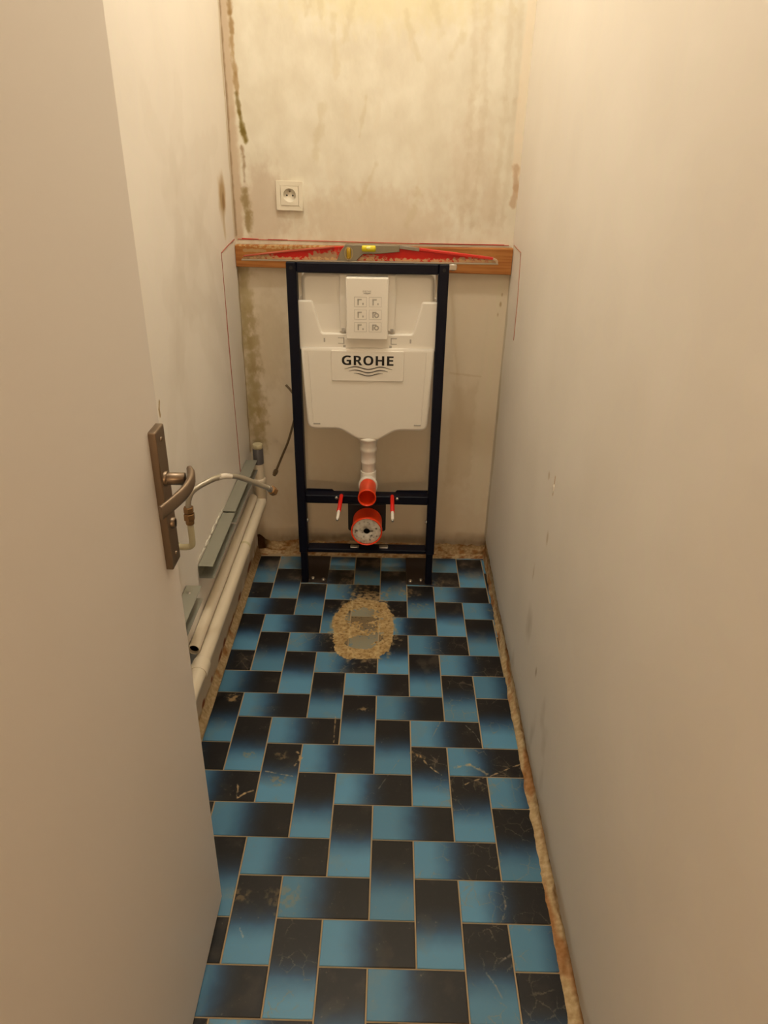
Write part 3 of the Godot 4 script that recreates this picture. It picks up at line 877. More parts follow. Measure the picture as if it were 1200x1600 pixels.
func mortar_patch() -> void:
	var nx := 96
	var nz := 120
	var x0 := -0.185
	var z0 := -0.935
	var s := 0.0028 
	var H := []
	var n1 := FastNoiseLite.new()
	n1.seed = 77
	n1.frequency = 9.0
	n1.fractal_octaves = 2
	for j in nz + 1:
		var row := PackedFloat32Array()
		for i in nx + 1:
			var x := x0 + i * s
			var z := z0 + j * s * 1.15
			var q := Vector2((x + 0.052) / 0.104, (z + 0.735) / 0.170)
			var d := pow(pow(absf(q.x), 2.6) + pow(absf(q.y), 2.6), 1.0 / 2.6)
			var a := n1.get_noise_2d(x, z)
			var ring := exp(-pow((d - 0.88) / 0.13, 2.0)) * 0.85
			var inner := 0.37 * (1.0 - smoothstep(0.75, 0.95, d))
			var bare := 0.55 * exp(-pow((x + 0.050) / 0.040, 2.0) - pow((z + 0.650) / 0.030, 2.0)) + 0.65 * exp(-pow((x + 0.05) / 0.040, 2.0) - pow((z + 0.785) / 0.014, 2.0)) + 0.45 * exp(-pow((x + 0.06) / 0.035, 2.0) - pow((z + 0.825) / 0.016, 2.0))
			var h := ring + inner - bare + a * 0.34 + 0.22 * n1.get_noise_2d(x * 5.0, z * 8.0) + 0.08 * sin(d * 55.0 + a * 3.0) - 0.30
			if d > 1.04 + a * 0.06: h = -1.0
			h -= 0.07 * joint_near(x, z)
			row.append(h)
		H.append(row)
	var st := begin()
	st.set_smooth_group(6)
	for j in nz:
		for i in nx:
			var hs := [H[j][i], H[j][i + 1], H[j + 1][i + 1], H[j + 1][i]]
			var inside := 0
			for h in hs: inside += 1 if h > 0.0 else 0
			if inside < 3: continue
			var v := []
			for k in 4:
				var ii: int = i + [0, 1, 1, 0][k]
				var jj: int = j + [0, 0, 1, 1][k]
				var y: float = 0.0002 + clampf(hs[k], 0.0, 1.0) * 0.0018
				v.append(Vector3(x0 + ii * s, y, z0 + jj * s * 1.15))
			var px: float = x0 + i * s
			var pz: float = z0 + j * s * 1.15
			var tint := Color(0.98, 0.94, 0.85).lerp(Color(0.80, 0.73, 0.60), clampf(0.5 + 1.6 * n1.get_noise_2d(px * 2.5 + 9.0, pz * 2.5), 0.0, 1.0))
			tint = tint.lerp(Color(0.50, 0.40, 0.28), smoothstep(0.25, 0.5, n1.get_noise_2d(px * 6.0 + 3.0, pz * 9.0)) * 0.8)
			st.set_color(tint.lerp(Color(1.12, 1.08, 1.0), 0.7 * joint_near(px, pz)))
			quad(st, v[0], v[3], v[2], v[1])
	var m: StandardMaterial3D = M.mortar.duplicate()
	m.albedo_texture = noise_tex(35, 0.04, [Color(0.66, 0.57, 0.43), Color(0.74, 0.65, 0.49), Color(0.80, 0.71, 0.55)], [0.2, 0.45, 0.85], 512, 3)
	m.normal_scale = 0.12
	m.uv1_scale = Vector3(3, 3, 3)
	var o := put("mortar_residue", finish(st), m, self)
	tag(o, "oval ring of tan mortar residue on the tiles where the old toilet stood", "mortar")

# -------------------------------------------------- door
func door() -> void:
	var t := thing("door_1", "flat white door standing open on the left with a bronze lever handle", "door", Vector3(-0.345, 0.0, 0.985), "structure")
	# local: x 0.02 is the room face, leaf runs towards -z
	put("door_leaf", box_mesh(Vector3(-0.02, 0.010, -0.724), Vector3(0.020, 2.04, 0.0), 0.0015), M.door_paint, t)
	var zc := -0.6895
	var xf := Transform3D(Basis(Vector3(0, 0, -1), Vector3.UP, Vector3.RIGHT), Vector3(0.020, 0, zc))
	var st := begin()
	prism(st, rect(-0.0205, 0.893, 0.0205, 1.121, 0.0025, 3), 0.0, 0.011, 0.0022, 3, xf)
	var plate := put("handle_plate", finish(st), M.nickel, t)
	for y in [0.912, 1.104]:
		st = begin()
		lathe(st, [Vector2(0, 0.0105), Vector2(0.0035, 0.0105), Vector2(0.0035, 0.0122), Vector2(0.0025, 0.013), Vector2(0, 0.013)], Transform3D(Basis(Vector3(0, 1, 0), Vector3.RIGHT, Vector3(0, 0, 1)), Vector3(0.020, y, zc)), 14)
		put("screw", finish(st), M.nickel, plate)
	st = begin()
	lathe(st, [Vector2(0, 0.0105), Vector2(0.009, 0.0105), Vector2(0.009, 0.015), Vector2(0.0075, 0.0165), Vector2(0, 0.0165)], Transform3D(Basis(Vector3(0, 1, 0), Vector3.RIGHT, Vector3(0, 0, 1)), Vector3(0.020, 0.966, zc)), 18)
	put("privacy_turn", finish(st), M.nickel, plate)
	put("turn_slot", box_mesh(Vector3(0.0350, 0.960, zc - 0.0015), Vector3(0.0375, 0.972, zc + 0.0015), 0.0003), M.black, plate)
	st = begin()
	var nx := Transform3D(Basis(Vector3(0, 1, 0), Vector3.RIGHT, Vector3(0, 0, 1)), Vector3(0.020, 1.043, zc + 0.004))
	lathe(st, [Vector2(0, 0.0105), Vector2(0.0115, 0.0105), Vector2(0.0115, 0.0145), Vector2(0.0105, 0.0155), Vector2(0, 0.0155)], nx, 22)
	put("rosette", finish(st), M.nickel, plate)
	# lever: round neck, then a flat bowed grip running back towards the hinges
	st = begin()
	lathe(st, [Vector2(0.0095, 0.0155), Vector2(0.0095, 0.040), Vector2(0.0, 0.042)], nx, 20)
	var path := []
	for k in 15:
		var s := k / 14.0
		var z := lerpf(zc - 0.012, zc + 0.102, s)
		var x := 0.020 + lerpf(0.044, 0.032, s) + 0.013 * sin(PI * pow(s, 0.8))
		path.append(Vector3(x, 1.047 - 0.010 * s, z))
	var half_h := 0.0105
	var rings := []
	for k in path.size():
		var d: Vector3 = (path[mini(k + 1, path.size() - 1)] - path[maxi(k - 1, 0)]).normalized()
		var nrm := d.cross(Vector3.UP).normalized()
		var thick := lerpf(0.0062, 0.0030, float(k) / (path.size() - 1))
		if k == 0: thick *= 0.75
		var ring := []
		for a in 12:
			var an := TAU * a / 12.0
			var cx := signf(cos(an)) * pow(absf(cos(an)), 0.6) * thick
			var cy := signf(sin(an)) * pow(absf(sin(an)), 0.6) * half_h
			ring.append(path[k] + nrm * cx + Vector3.UP * cy)
		rings.append(ring)
	st.set_smooth_group(2)
	for k in rings.size() - 1:
		for a in 12:
			var b := (a + 1) % 12
			quad(st, rings[k][a], rings[k][b], rings[k + 1][b], rings[k + 1][a])
	st.set_smooth_group(-1)
	for a in 12:
		var b := (a + 1) % 12
		tri(st, path[0], rings[0][b], rings[0][a])
		tri(st, path[-1], rings[-1][a], rings[-1][b])
	put("lever_handle", finish(st), M.nickel, t)
	for y in [0.25, 1.0, 1.8]:
		put("hinge", lathe_mesh([Vector2(0, y - 0.04), Vector2(0.007, y - 0.04), Vector2(0.007, y + 0.04), Vector2(0, y + 0.045)], Transform3D(Basis.IDENTITY, Vector3(-0.022, 0, 0.004)), 12), M.steel, t)

# -------------------------------------------------- the toilet support frame with its cistern
func support_frame() -> void:
	var t := thing("toilet_support_frame", "dark blue steel wall-hung toilet frame holding a white plastic cistern", "toilet frame", Vector3(-0.0515, 0.0, -1.0))
	t.rotation.z = 0.0074
	# uprights and rails; local z 0 is the front face
	for s in [-1.0, 1.0]:
		var x0: float = minf(s * 0.2475, s * 0.216)
		var x1: float = maxf(s * 0.2475, s * 0.216)
		var post := put("post", box_mesh(Vector3(x0, 0.135, -0.042), Vector3(x1, 1.157, 0.0), 0.003), M.navy, t)
		put("bolt_hole", lathe_mesh([Vector2(0.0055, 0.0), Vector2(0.0055, 0.0009), Vector2(0.004, 0.0009), Vector2(0, 0.0004)], along(Vector3(s * 0.2325, 1.140, -0.0004), Vector3.BACK), 14), M.black, post)
		put("clamp_bolt", lathe_mesh([Vector2(0, 0.0), Vector2(0.0065, 0.0), Vector2(0.0065, 0.004), Vector2(0.004, 0.006), Vector2(0, 0.006)], along(Vector3(s * 0.216, 0.262, -0.02), Vector3(-s, 0, 0)), 12), M.steel, post)
		var l0: float = minf(s * 0.2435, s * 0.220)
		var l1: float = maxf(s * 0.2435, s * 0.220)
		var leg := put("leg", box_mesh(Vector3(l0, 0.003, -0.038), Vector3(l1, 0.14, -0.003), 0.002), M.navy, t)
		var p0: float = s * 0.2485
		var p1: float = s * 0.150
		put("foot_plate", box_mesh(Vector3(minf(p0, p1), 0.0008, -0.195), Vector3(maxf(p0, p1), 0.0045, -0.004), 0.001), mat(Color(0.17, 0.13, 0.11), 0.6), leg)
		for sx in [[0.262, -0.02], [0.205, -0.030], [0.165, -0.022]]:
			var a: float = s * sx[0]
			if sx[0] > 0.25: continue
			put("anchor_screw", lathe_mesh([Vector2(0, 0.004), Vector2(0.008, 0.004), Vector2(0.008, 0.008), Vector2(0.005, 0.011), Vector2(0, 0.011)], Transform3D(Basis.IDENTITY, Vector3(a, 0, sx[1])), 10), M.steel, leg)
	put("top_rail", box_mesh(Vector3(-0.216, 1.126, -0.042), Vector3(0.216, 1.157, -0.0003), 0.003), M.navy, t)
	var mid := put("middle_rail", box_mesh(Vector3(-0.216, 0.340, -0.042), Vector3(0.216, 0.372, -0.001), 0.0025), M.navy, t)
	for e in [[-0.216, -0.118, -0.125], [0.216, 0.10, 0.107]]:
		var lip := begin()
		prism(lip, PackedVector2Array([Vector2(e[0], 0.371), Vector2(e[1], 0.371), Vector2(e[2], 0.378), Vector2(e[0], 0.379)]), -0.042, -0.039, 0.0005, 1)
		put("rail_lip", finish(lip), M.navy, mid)
	for x in [-0.107, 0.107]:
		put("rivet", lathe_mesh([Vector2(0, -0.001), Vector2(0.006, -0.001), Vector2(0.005, 0.001), Vector2(0, 0.002)], along(Vector3(x, 0.363, -0.0005), Vector3.BACK), 12), M.steel, mid)
	put("bottom_rail", box_mesh(Vector3(-0.216, 0.137, -0.047), Vector3(0.216, 0.152, -0.001), 0.002), M.navy, t)
	for x in [-0.045, 0.062]:
		put("pipe_cradle", box_mesh(Vector3(x - 0.016, 0.1515, -0.032), Vector3(x + 0.016, 0.156, -0.012), 0.002), M.steel, t)
	put("wall_bolt", lathe_mesh([Vector2(0, 0.0), Vector2(0.006, 0.0), Vector2(0.006, 0.14), Vector2(0.012, 0.141), Vector2(0.012, 0.150), Vector2(0.004, 0.154), Vector2(0, 0.154)], along(Vector3(0.2625, 1.143, -0.198), Vector3.BACK), 14), M.steel, t)
	put("wall_bracket", box_mesh(Vector3(0.245, 1.135, -0.042), Vector3(0.272, 1.151, -0.036), 0.001), M.steel, t)

	# cistern
	var st := begin()
	prism(st, rounded([Vector2(-0.207, 0.86), Vector2(0.208, 0.86), Vector2(0.208, 1.122), Vector2(-0.207, 1.122)], [0.0, 0.0, 0.026, 0.026], 6), -0.125, -0.032, 0.012, 3)
	var cis := put("cistern_body", finish(st), M.plastic, t)
	st = begin()
	prism(st, rounded([Vector2(-0.220, 0.885), Vector2(0.220, 0.885), Vector2(0.220, 1.040), Vector2(0.171, 1.040), Vector2(0.144, 0.939), Vector2(-0.146, 0.939), Vector2(-0.173, 1.040), Vector2(-0.220, 1.040)], [0.0, 0.0, 0.007, 0.007, 0.008, 0.008, 0.007, 0.007], 4), -0.10, -0.020, 0.005, 3)
	put("shoulder_panel", finish(st), M.plastic, cis)
	st = begin()
	prism(st, rounded([Vector2(-0.213, 0.895), Vector2(-0.200, 0.618), Vector2(-0.092, 0.620), Vector2(-0.046, 0.591), Vector2(-0.028, 0.582), Vector2(0.036, 0.580), Vector2(0.053, 0.590), Vector2(0.096, 0.617), Vector2(0.203, 0.617), Vector2(0.213, 0.895)], [0.0, 0.028, 0.02, 0.01, 0.0, 0.0, 0.01, 0.02, 0.028, 0.0], 6), -0.12, -0.006, 0.009, 4)
	put("lower_tank", finish(st), M.plastic, cis)
	for s in [-1.0, 1.0]:
		st = begin()
		tube(st, PackedVector3Array([Vector3(s * 0.190, 0.885, -0.0060), Vector3(s * 0.180, 0.640, -0.0060)]), 0.0012, 8)
		put("moulded_rib", finish(st), M.plastic, cis)
		put("corner_mark", box_mesh(Vector3(minf(s * 0.180, s * 0.157), 0.636, -0.007), Vector3(maxf(s * 0.180, s * 0.157), 0.641, -0.0050), 0.0005), M.plastic_grey, cis)
	st = begin()
	prism(st, rect(-0.116, 0.789, 0.118, 0.889, 0.006), -0.010, -0.002, 0.002, 3)
	var plate := put("logo_panel", finish(st), M.plastic, cis)
	put_text("GROHE", 0.166, 0.0312, Vector3(0.0015, 0.8425, -0.0020), 0.0009, M.ink, plate, "logo_lettering", true)
	st = begin()
	for k in 3:
		var pts := []
		var hw: float = [0.077, 0.063, 0.047][k]
		var y0: float = [0.8335, 0.8225, 0.8120][k]
		for i in 33:
			var x := lerpf(-hw, hw, i / 32.0)
			pts.append(Vector3(x + 0.004, y0 + 0.0042 * cos((x + 0.001) / 0.077 * TAU * 0.93 + PI), -0.0018))
		strip_wave(st, pts, 0.0013)
	put("wave_emblem", finish(st), M.ink, plate)
	# inspection shaft and its cover with the pictograms
	st = begin()
	prism(st, rounded([Vector2(-0.088, 0.945), Vector2(0.088, 0.945), Vector2(0.088, 1.121), Vector2(-0.088, 1.121)], [0.004], 3), -0.06, -0.022, 0.004, 3)
	put("shaft_collar", finish(st), M.plastic, cis)
	st = begin()
	prism(st, rect(-0.066, 0.928, 0.065, 1.117, 0.005), -0.05, 0.012, 0.004, 3)
	var cover := put("shaft_cover", finish(st), M.plastic, cis)
	put_text("GROHE", 0.026, 0.0058, Vector3(-0.001, 1.0735, 0.0118), 0.0006, M.plastic_dark, cover, "small_lettering", true)
	st = begin()
	strip_wave(st, [Vector3(-0.012, 1.0705, 0.0121), Vector3(-0.006, 1.0715, 0.0121), Vector3(0.0, 1.0700, 0.0121), Vector3(0.006, 1.0712, 0.0121), Vector3(0.011, 1.0705, 0.0121)], 0.0014)
	for r in 3:
		for cidx in 2:
			var cx := -0.021 + cidx * 0.046
			var cy := 1.045 - r * 0.0385
			# frame of the pictogram
			for e in [[-0.019, -0.015, 0.019, -0.0142], [-0.019, 0.0142, 0.019, 0.015], [-0.019, -0.015, -0.0182, 0.015], [0.0182, -0.015, 0.019, 0.015]]:
				box(st, Vector3(cx + e[0], cy + e[1], 0.0115), Vector3(cx + e[2], cy + e[3], 0.0124), 0.0001)
			# the little drawing: a bracket, and in the right column a round part
			box(st, Vector3(cx - 0.009, cy - 0.010, 0.0115), Vector3(cx - 0.005, cy + 0.008, 0.0126), 0.0004)
			box(st, Vector3(cx - 0.009, cy + 0.005, 0.0115), Vector3(cx + 0.004, cy + 0.009, 0.0126), 0.0004)
			if cidx == 1 and r > 0:
				lathe(st, [Vector2(0.004, 0.0), Vector2(0.008, 0.0), Vector2(0.008, 0.0011), Vector2(0.004, 0.0011)], along(Vector3(cx + 0.004, cy - 0.002, 0.0115), Vector3.BACK), 12)
			else:
				box(st, Vector3(cx + 0.006, cy - 0.009, 0.0115), Vector3(cx + 0.010, cy - 0.003, 0.0124), 0.0003)
	put("pictogram_print", finish(st), M.plastic_dark, cover)
	for s in [-1.0, 1.0]:
		for e in [[0.072, 0.944, 0.082, 0.956], [0.135, 0.911, 0.140, 0.924], [0.074, 0.906, 0.094, 0.909], [0.074, 0.924, 0.094, 0.927], [0.074, 0.906, 0.077, 0.927], [0.070, 0.894, 0.078, 0.903]]:
			put("clip", box_mesh(Vector3(minf(s * e[0], s * e[2]), e[1], -0.024), Vector3(maxf(s * e[0], s * e[2]), e[3], -0.0194), 0.0005), M.plastic_grey, cis)
	put("back_flange", box_mesh(Vector3(-0.214, 0.66, -0.13), Vector3(0.214, 1.128, -0.115), 0.004), M.plastic, cis)

	# flush pipe, elbow and the orange sleeve
	var fx := Transform3D(Basis.IDENTITY, Vector3(0.004, 0, -0.036))
	put("flush_pipe", lathe_mesh([Vector2(0.030, 0.588), Vector2(0.0365, 0.584), Vector2(0.0365, 0.577), Vector2(0.033, 0.575), Vector2(0.031, 0.567), Vector2(0.0285, 0.563), Vector2(0.0285, 0.552), Vector2(0.0272, 0.548), Vector2(0.0290, 0.544), Vector2(0.0290, 0.532), Vector2(0.0260, 0.529), Vector2(0.0255, 0.495), Vector2(0.0262, 0.493), Vector2(0.0262, 0.489), Vector2(0.0245, 0.487), Vector2(0.0235, 0.44), Vector2(0.0235, 0.40)].map(func(p): return p), Transform3D(fx), 32), M.plastic, t)
	var elbow := begin()
	tube(elbow, smooth_path([Vector3(0.004, 0.455, -0.036), Vector3(0.004, 0.435, -0.034), Vector3(0.004, 0.420, -0.022), Vector3(0.004, 0.415, -0.004)], 6), 0.0275, 28)
	lathe(elbow, [Vector2(0, -0.012), Vector2(0.032, -0.012), Vector2(0.0335, -0.006), Vector2(0.0335, 0.004), Vector2(0.0315, 0.007), Vector2(0, 0.007)], along(Vector3(0.004, 0.415, 0.0), Vector3.BACK), 32)
	put("flush_elbow", finish(elbow), M.plastic, t)
	put("flush_sleeve", lathe_mesh([Vector2(0.0285, 0.0), Vector2(0.0290, 0.088), Vector2(0.0312, 0.092), Vector2(0.0312, 0.100), Vector2(0.0300, 0.1015), Vector2(0.0275, 0.1005), Vector2(0.0262, 0.09), Vector2(0.0255, 0.012), Vector2(0, 0.010)], along(Vector3(0.004, 0.415, 0.0), Vector3.BACK), 36), M.orange, t)
	# fixing studs with red sleeves
	for s in [-1.0, 1.0]:
		var root := Vector3(s * 0.0895, 0.373, -0.002)
		var d := (Vector3(s * 0.0915, 0.371, 0.178) - root).normalized()
		var stud := put("threaded_stud", lathe_mesh([Vector2(0.0, 0.0), Vector2(0.0052, 0.0), Vector2(0.0052, 0.168), Vector2(0.0038, 0.172), Vector2(0, 0.172)], along(root, d), 16), M.plastic, t)
		put("red_sleeve", lathe_mesh([Vector2(0.0, 0.001), Vector2(0.0068, 0.001), Vector2(0.0072, 0.118), Vector2(0.0055, 0.119), Vector2(0.0053, 0.119)], along(root, d), 18), M.red, stud)
		put("stud_tip", lathe_mesh([Vector2(0.0, 0.166), Vector2(0.0040, 0.166), Vector2(0.0040, 0.180), Vector2(0, 0.181)], along(root, d), 14), M.steel, stud)
	# black bracket and the waste connection
	st = begin()
	prism(st, rounded([Vector2(-0.066, 0.345), Vector2(-0.066, 0.243), Vector2(-0.060, 0.238), Vector2(-0.048, 0.238), Vector2(-0.048, 0.285), Vector2(-0.035, 0.315), Vector2(0.037, 0.315), Vector2(0.051, 0.285), Vector2(0.051, 0.238), Vector2(0.062, 0.238), Vector2(0.068, 0.243), Vector2(0.068, 0.345)], [0.0, 0.004, 0.004, 0.006, 0.01, 0.02, 0.02, 0.01, 0.006, 0.004, 0.004, 0.0], 4), -0.030, 0.012, 0.002, 2)
	put("pipe_bracket", finish(st), M.black, t)
	var wx := along(Vector3(0.003, 0.281, -0.05), Vector3.BACK)
	var sleeve := put("waste_connector", lathe_mesh([Vector2(0.0520, 0.0), Vector2(0.0520, 0.125), Vector2(0.0545, 0.129), Vector2(0.0545, 0.142), Vector2(0.0530, 0.1455), Vector2(0.0505, 0.1440), Vector2(0.0495, 0.130), Vector2(0.0495, 0.02)], wx, 44), M.orange, t)
	put("foam_plug", lathe_mesh([Vector2(0.0495, 0.10), Vector2(0.0495, 0.1395), Vector2(0.0480, 0.1410), Vector2(0.0120, 0.1412), Vector2(0.0112, 0.1395), Vector2(0.0112, 0.105), Vector2(0, 0.105)], wx, 44), M.foam, sleeve)
	put("plug_hole", lathe_mesh([Vector2(0.0110, 0.106), Vector2(0.0110, 0.136), Vector2(0.0108, 0.106), Vector2(0, 0.106)], wx, 24), M.black, sleeve)
	st = begin()
	tube(st, smooth_path([Vector3(0.003, 0.281, -0.02), Vector3(0.003, 0.281, -0.08), Vector3(0.003, 0.272, -0.115), Vector3(0.003, 0.25, -0.135), Vector3(0.003, 0.215, -0.14)], 6), 0.0500, 30)
	put("waste_bend", finish(st), M.black, sleeve)

func strip_wave(st: SurfaceTool, pts: Array, half: float) -> void:
	st.set_smooth_group(-1)
	var n := pts.size()
	for i in n - 1:
		var a: Vector3 = pts[i]
		var b: Vector3 = pts[i + 1]
		var up := Vector3(0, 1, 0)
		var ha := half * minf(1.0, 4.0 * minf(i, n - 1 - i) / float(n) + 0.25)
		var hb := half * minf(1.0, 4.0 * minf(i + 1, n - 2 - i) / float(n) + 0.25)
		var f := Vector3(0, 0, 0.0007)
		quad(st, a - up * ha + f, b - up * hb + f, b + up * hb + f, a + up * ha + f)
		quad(st, a - up * ha, b - up * hb, b - up * hb + f, a - up * ha + f)
		quad(st, a + up * ha + f, b + up * hb + f, b + up * hb, a + up * ha)

func put_text(s: String, wide: float, high: float, at: Vector3, depth: float, m: Material, parent: Node, called: String, bold := false) -> void:
	var f := SystemFont.new()
	f.font_names = PackedStringArray(["Droid Sans"])
	if bold: f.font_weight = 700
	var tm := TextMesh.new()
	tm.text = s
	tm.font = f
	tm.font_size = 64
	tm.pixel_size = 0.001
	tm.depth = 0.01
	tm.curve_step = 1.0
	var bb := tm.get_aabb()
	var o := put(called, tm, m, parent)
	var k := Vector3(wide / bb.size.x, high / bb.size.y, depth / bb.size.z)
	o.scale = k
	o.position = at - Vector3(bb.get_center().x * k.x, bb.position.y * k.y, bb.get_center().z * k.z)

# -------------------------------------------------- plank and spirit level
func plank() -> void:
	var c := Canvas.new(1024, 128, -0.5, 0.41, 1.09, 1.19, noise_a, noise_b)
	for j in 128:
		for i in 1024:
			var n := noise_a[(((j * 5) + int(6.0 * sin(i * 0.006))) & 511) * 512 + ((i / 6) & 511)] / 255.0
			var n2 := noise_b[((j * 9) & 511) * 512 + ((i / 3) & 511)] / 255.0
			var t := clampf(0.25 + (n - 0.5) * 1.3 + (n2 - 0.5) * 0.5, 0, 1)
			var k := (j * 1024 + i) * 3
			var col := Color(0.70, 0.47, 0.25).lerp(Color(0.55, 0.31, 0.13), t)
			c.buf[k] = col.r; c.buf[k + 1] = col.g; c.buf[k + 2] = col.b
	c.blob(0.30, 1.15, 0.08, 0.025, Color(0.74, 0.54, 0.30), 0.5, 0.8, 0.8)
	c.stroke([Vector2(-0.50, 1.176), Vector2(-0.33, 1.168), Vector2(-0.2, 1.176)], 0.008, Color(0.78, 0.68, 0.50), 0.7, 1.2, 0.45)
	c.stroke([Vector2(-0.47, 1.158), Vector2(-0.40, 1.157)], 0.006, Color(0.72, 0.62, 0.46), 0.7, 1.0)
	var st := begin()
	st.set_smooth_group(-1)
	var Y := [Vector2(-0.4985, 1.105), Vector2(0.4055, 1.100), Vector2(0.4055, 1.182), Vector2(-0.4985, 1.173)]
	var z0 := BACK + 0.003
	var z1 := -1.2
	var e := 0.002
	var F := [Vector3(Y[0].x, Y[0].y + e, z1), Vector3(Y[1].x, Y[1].y + e, z1), Vector3(Y[2].x, Y[2].y - e, z1), Vector3(Y[3].x, Y[3].y - e, z1)]
	var S := [Vector3(Y[0].x, Y[0].y, z1 - e), Vector3(Y[1].x, Y[1].y, z1 - e), Vector3(Y[2].x, Y[2].y, z1 - e), Vector3(Y[3].x, Y[3].y, z1 - e)]
	var B := [Vector3(Y[0].x, Y[0].y, z0), Vector3(Y[1].x, Y[1].y, z0), Vector3(Y[2].x, Y[2].y, z0), Vector3(Y[3].x, Y[3].y, z0)]
	var Q := func(a: Vector3, b: Vector3, cc: Vector3, d: Vector3) -> void:
		for p in [a, cc, b, a, d, cc]:
			st.set_uv(Vector2((p.x + 0.5) / 0.91, (p.y - 1.09) / 0.10))
			st.add_vertex(p)
	Q.call(F[0], F[1], F[2], F[3])
	for i in 4:
		var j := (i + 1) % 4
		Q.call(S[i], S[j], F[j], F[i])
		Q.call(B[i], B[j], S[j], S[i])
	Q.call(B[1], B[0], B[3], B[2])
	var o := put("wooden_plank", finish(st), painted(c, 0.6, 0.35), self)
	tag(o, "orange-brown wooden plank fixed across the back wall behind the spirit level", "plank")

func spirit_level() -> void:
	var t := thing("spirit_level", "worn red spirit level standing on top of the dark blue frame", "spirit level", Vector3(-0.0601, 1.1575, -1.016))
	t.rotation.z = 0.0074
	# local: x along, y 0 is the sole
	var L := -0.381
	var R := 0.394
	var sole := begin()
	box(sole, Vector3(L, 0.0, -0.012), Vector3(R, 0.0042, 0.012), 0.0008)
	put("sole", finish(sole), mat(Color(0.60, 0.55, 0.48), 0.5, 0.5), t)
	# web, painted red and worn
	var top := PackedVector2Array([Vector2(L + 0.004, 0.012), Vector2(-0.10, 0.043), Vector2(-0.02, 0.047), Vector2(0.085, 0.046), Vector2(R - 0.02, 0.017), Vector2(R - 0.008, 0.014)])
	var c := Canvas.new(1024, 64, L, R, 0.0, 0.055, noise_a, noise_b)
	c.fill(Color(0.72, 0.07, 0.05), Color(0.80, 0.11, 0.07), 1.0)
	var bare := Color(0.66, 0.55, 0.42)
	c.blob(L + 0.02, 0.02, 0.085, 0.05, bare, 0.95, 0.4, 0.8)
	c.blob(-0.135, 0.012, 0.055, 0.02, bare, 0.9, 0.35, 0.9)
	c.blob(-0.10, 0.02, 0.035, 0.02, bare, 0.8, 0.4, 0.9, 0.3)
	c.blob(0.0, 0.012, 0.05, 0.012, bare, 0.85, 0.4, 1.2, 0.3)
	c.blob(0.30, 0.012, 0.06, 0.008, bare, 0.9, 0.4, 1.2, 0.3)
	c.blob(R, 0.01, 0.05, 0.02, Color(0.72, 0.62, 0.48), 0.9, 0.4, 0.8)
	c.stroke([Vector2(L, 0.006), Vector2(0.0, 0.007), Vector2(R, 0.007)], 0.007, Color(0.78, 0.65, 0.48), 0.9, 1.6, 0.32)
	for k in 60:
		var x := rng.randf_range(L, R)
		c.blob(x, rng.randf_range(0.002, 0.014), rng.randf_range(0.002, 0.010), rng.randf_range(0.0015, 0.004), Color(0.80, 0.62, 0.46), 0.8, 0.5, 1.0)
	var st := begin()
	var outline := PackedVector2Array([Vector2(L + 0.004, 0.004), Vector2(R - 0.004, 0.004)])
	for k in range(top.size() - 1, -1, -1): outline.append(top[k])
	prism(st, outline, -0.004, 0.004, 0.001, 1)
	var web := finish(st)
	# planar UVs for the worn paint
	var md := MeshDataTool.new()
	md.create_from_surface(web, 0)
	for i in md.get_vertex_count():
		var p := md.get_vertex(i)
		md.set_vertex_uv(i, Vector2((p.x - L) / (R - L), p.y / 0.055))
	var web2 := ArrayMesh.new()
	md.commit_to_surface(web2)
	put("web", web2, painted(c, 0.45, 0.4), t)
	# upper flange: bare metal at the left, red on the right, a steel strip in the middle
	var flange := func(called: String, pts: Array, m: Material, half: float) -> void:
		var s := begin()
		for i in pts.size() - 1:
			var a: Vector2 = pts[i]
			var b: Vector2 = pts[i + 1]
			var d := (b - a).normalized()
			var n := Vector2(-d.y, d.x) * half
			prism(s, PackedVector2Array([a - n, b - n, b + n, a + n]), -0.010, 0.010, 0.0006, 1)
		put(called, finish(s), m, t)
	flange.call("top_flange", [Vector2(L + 0.006, 0.0125), Vector2(-0.235, 0.029), Vector2(-0.10, 0.0425)], mat(Color(0.66, 0.30, 0.20), 0.5), 0.0018)
	flange.call("steel_strip", [Vector2(0.093, 0.0455), Vector2(0.155, 0.0385)], mat(Color(0.55, 0.52, 0.47), 0.5, 0.5), 0.0040)
	flange.call("top_flange", [Vector2(0.155, 0.0400), Vector2(R - 0.016, 0.0165)], mat(Color(0.80, 0.14, 0.09), 0.4), 0.0030)
	flange.call("top_flange", [Vector2(R - 0.018, 0.0165), Vector2(R - 0.004, 0.0105), Vector2(R - 0.004, 0.004)], mat(Color(0.74, 0.64, 0.52), 0.5), 0.0030)
	# centre housing with the two vials
	var alu := mat(Color(0.52, 0.49, 0.42), 0.5, 0.4)
	st = begin()
	prism(st, PackedVector2Array([Vector2(-0.093, 0.0042), Vector2(-0.034, 0.0042), Vector2(-0.014, 0.024), Vector2(0.036, 0.026), Vector2(0.096, 0.032), Vector2(0.096, 0.0495), Vector2(0.034, 0.0505), Vector2(-0.066, 0.0505), Vector2(-0.080, 0.034)]), -0.011, 0.0115, 0.0018, 2)
	put("vial_housing", finish(st), alu, t)
	var liquid := mat(Color(0.86, 0.80, 0.12), 0.15)
	st = begin()
	lathe(st, [Vector2(0, -0.022), Vector2(0.0085, -0.020), Vector2(0.0095, -0.016), Vector2(0.0095, 0.016), Vector2(0.0085, 0.020), Vector2(0, 0.022)], Transform3D(Basis(Vector3(0, 1, 0), Vector3(-1, 0, 0), Vector3(0, 0, 1)), Vector3(0.0035, 0.0405, 0.0085)), 20)
	var v1 := put("horizontal_vial", finish(st), liquid, t)
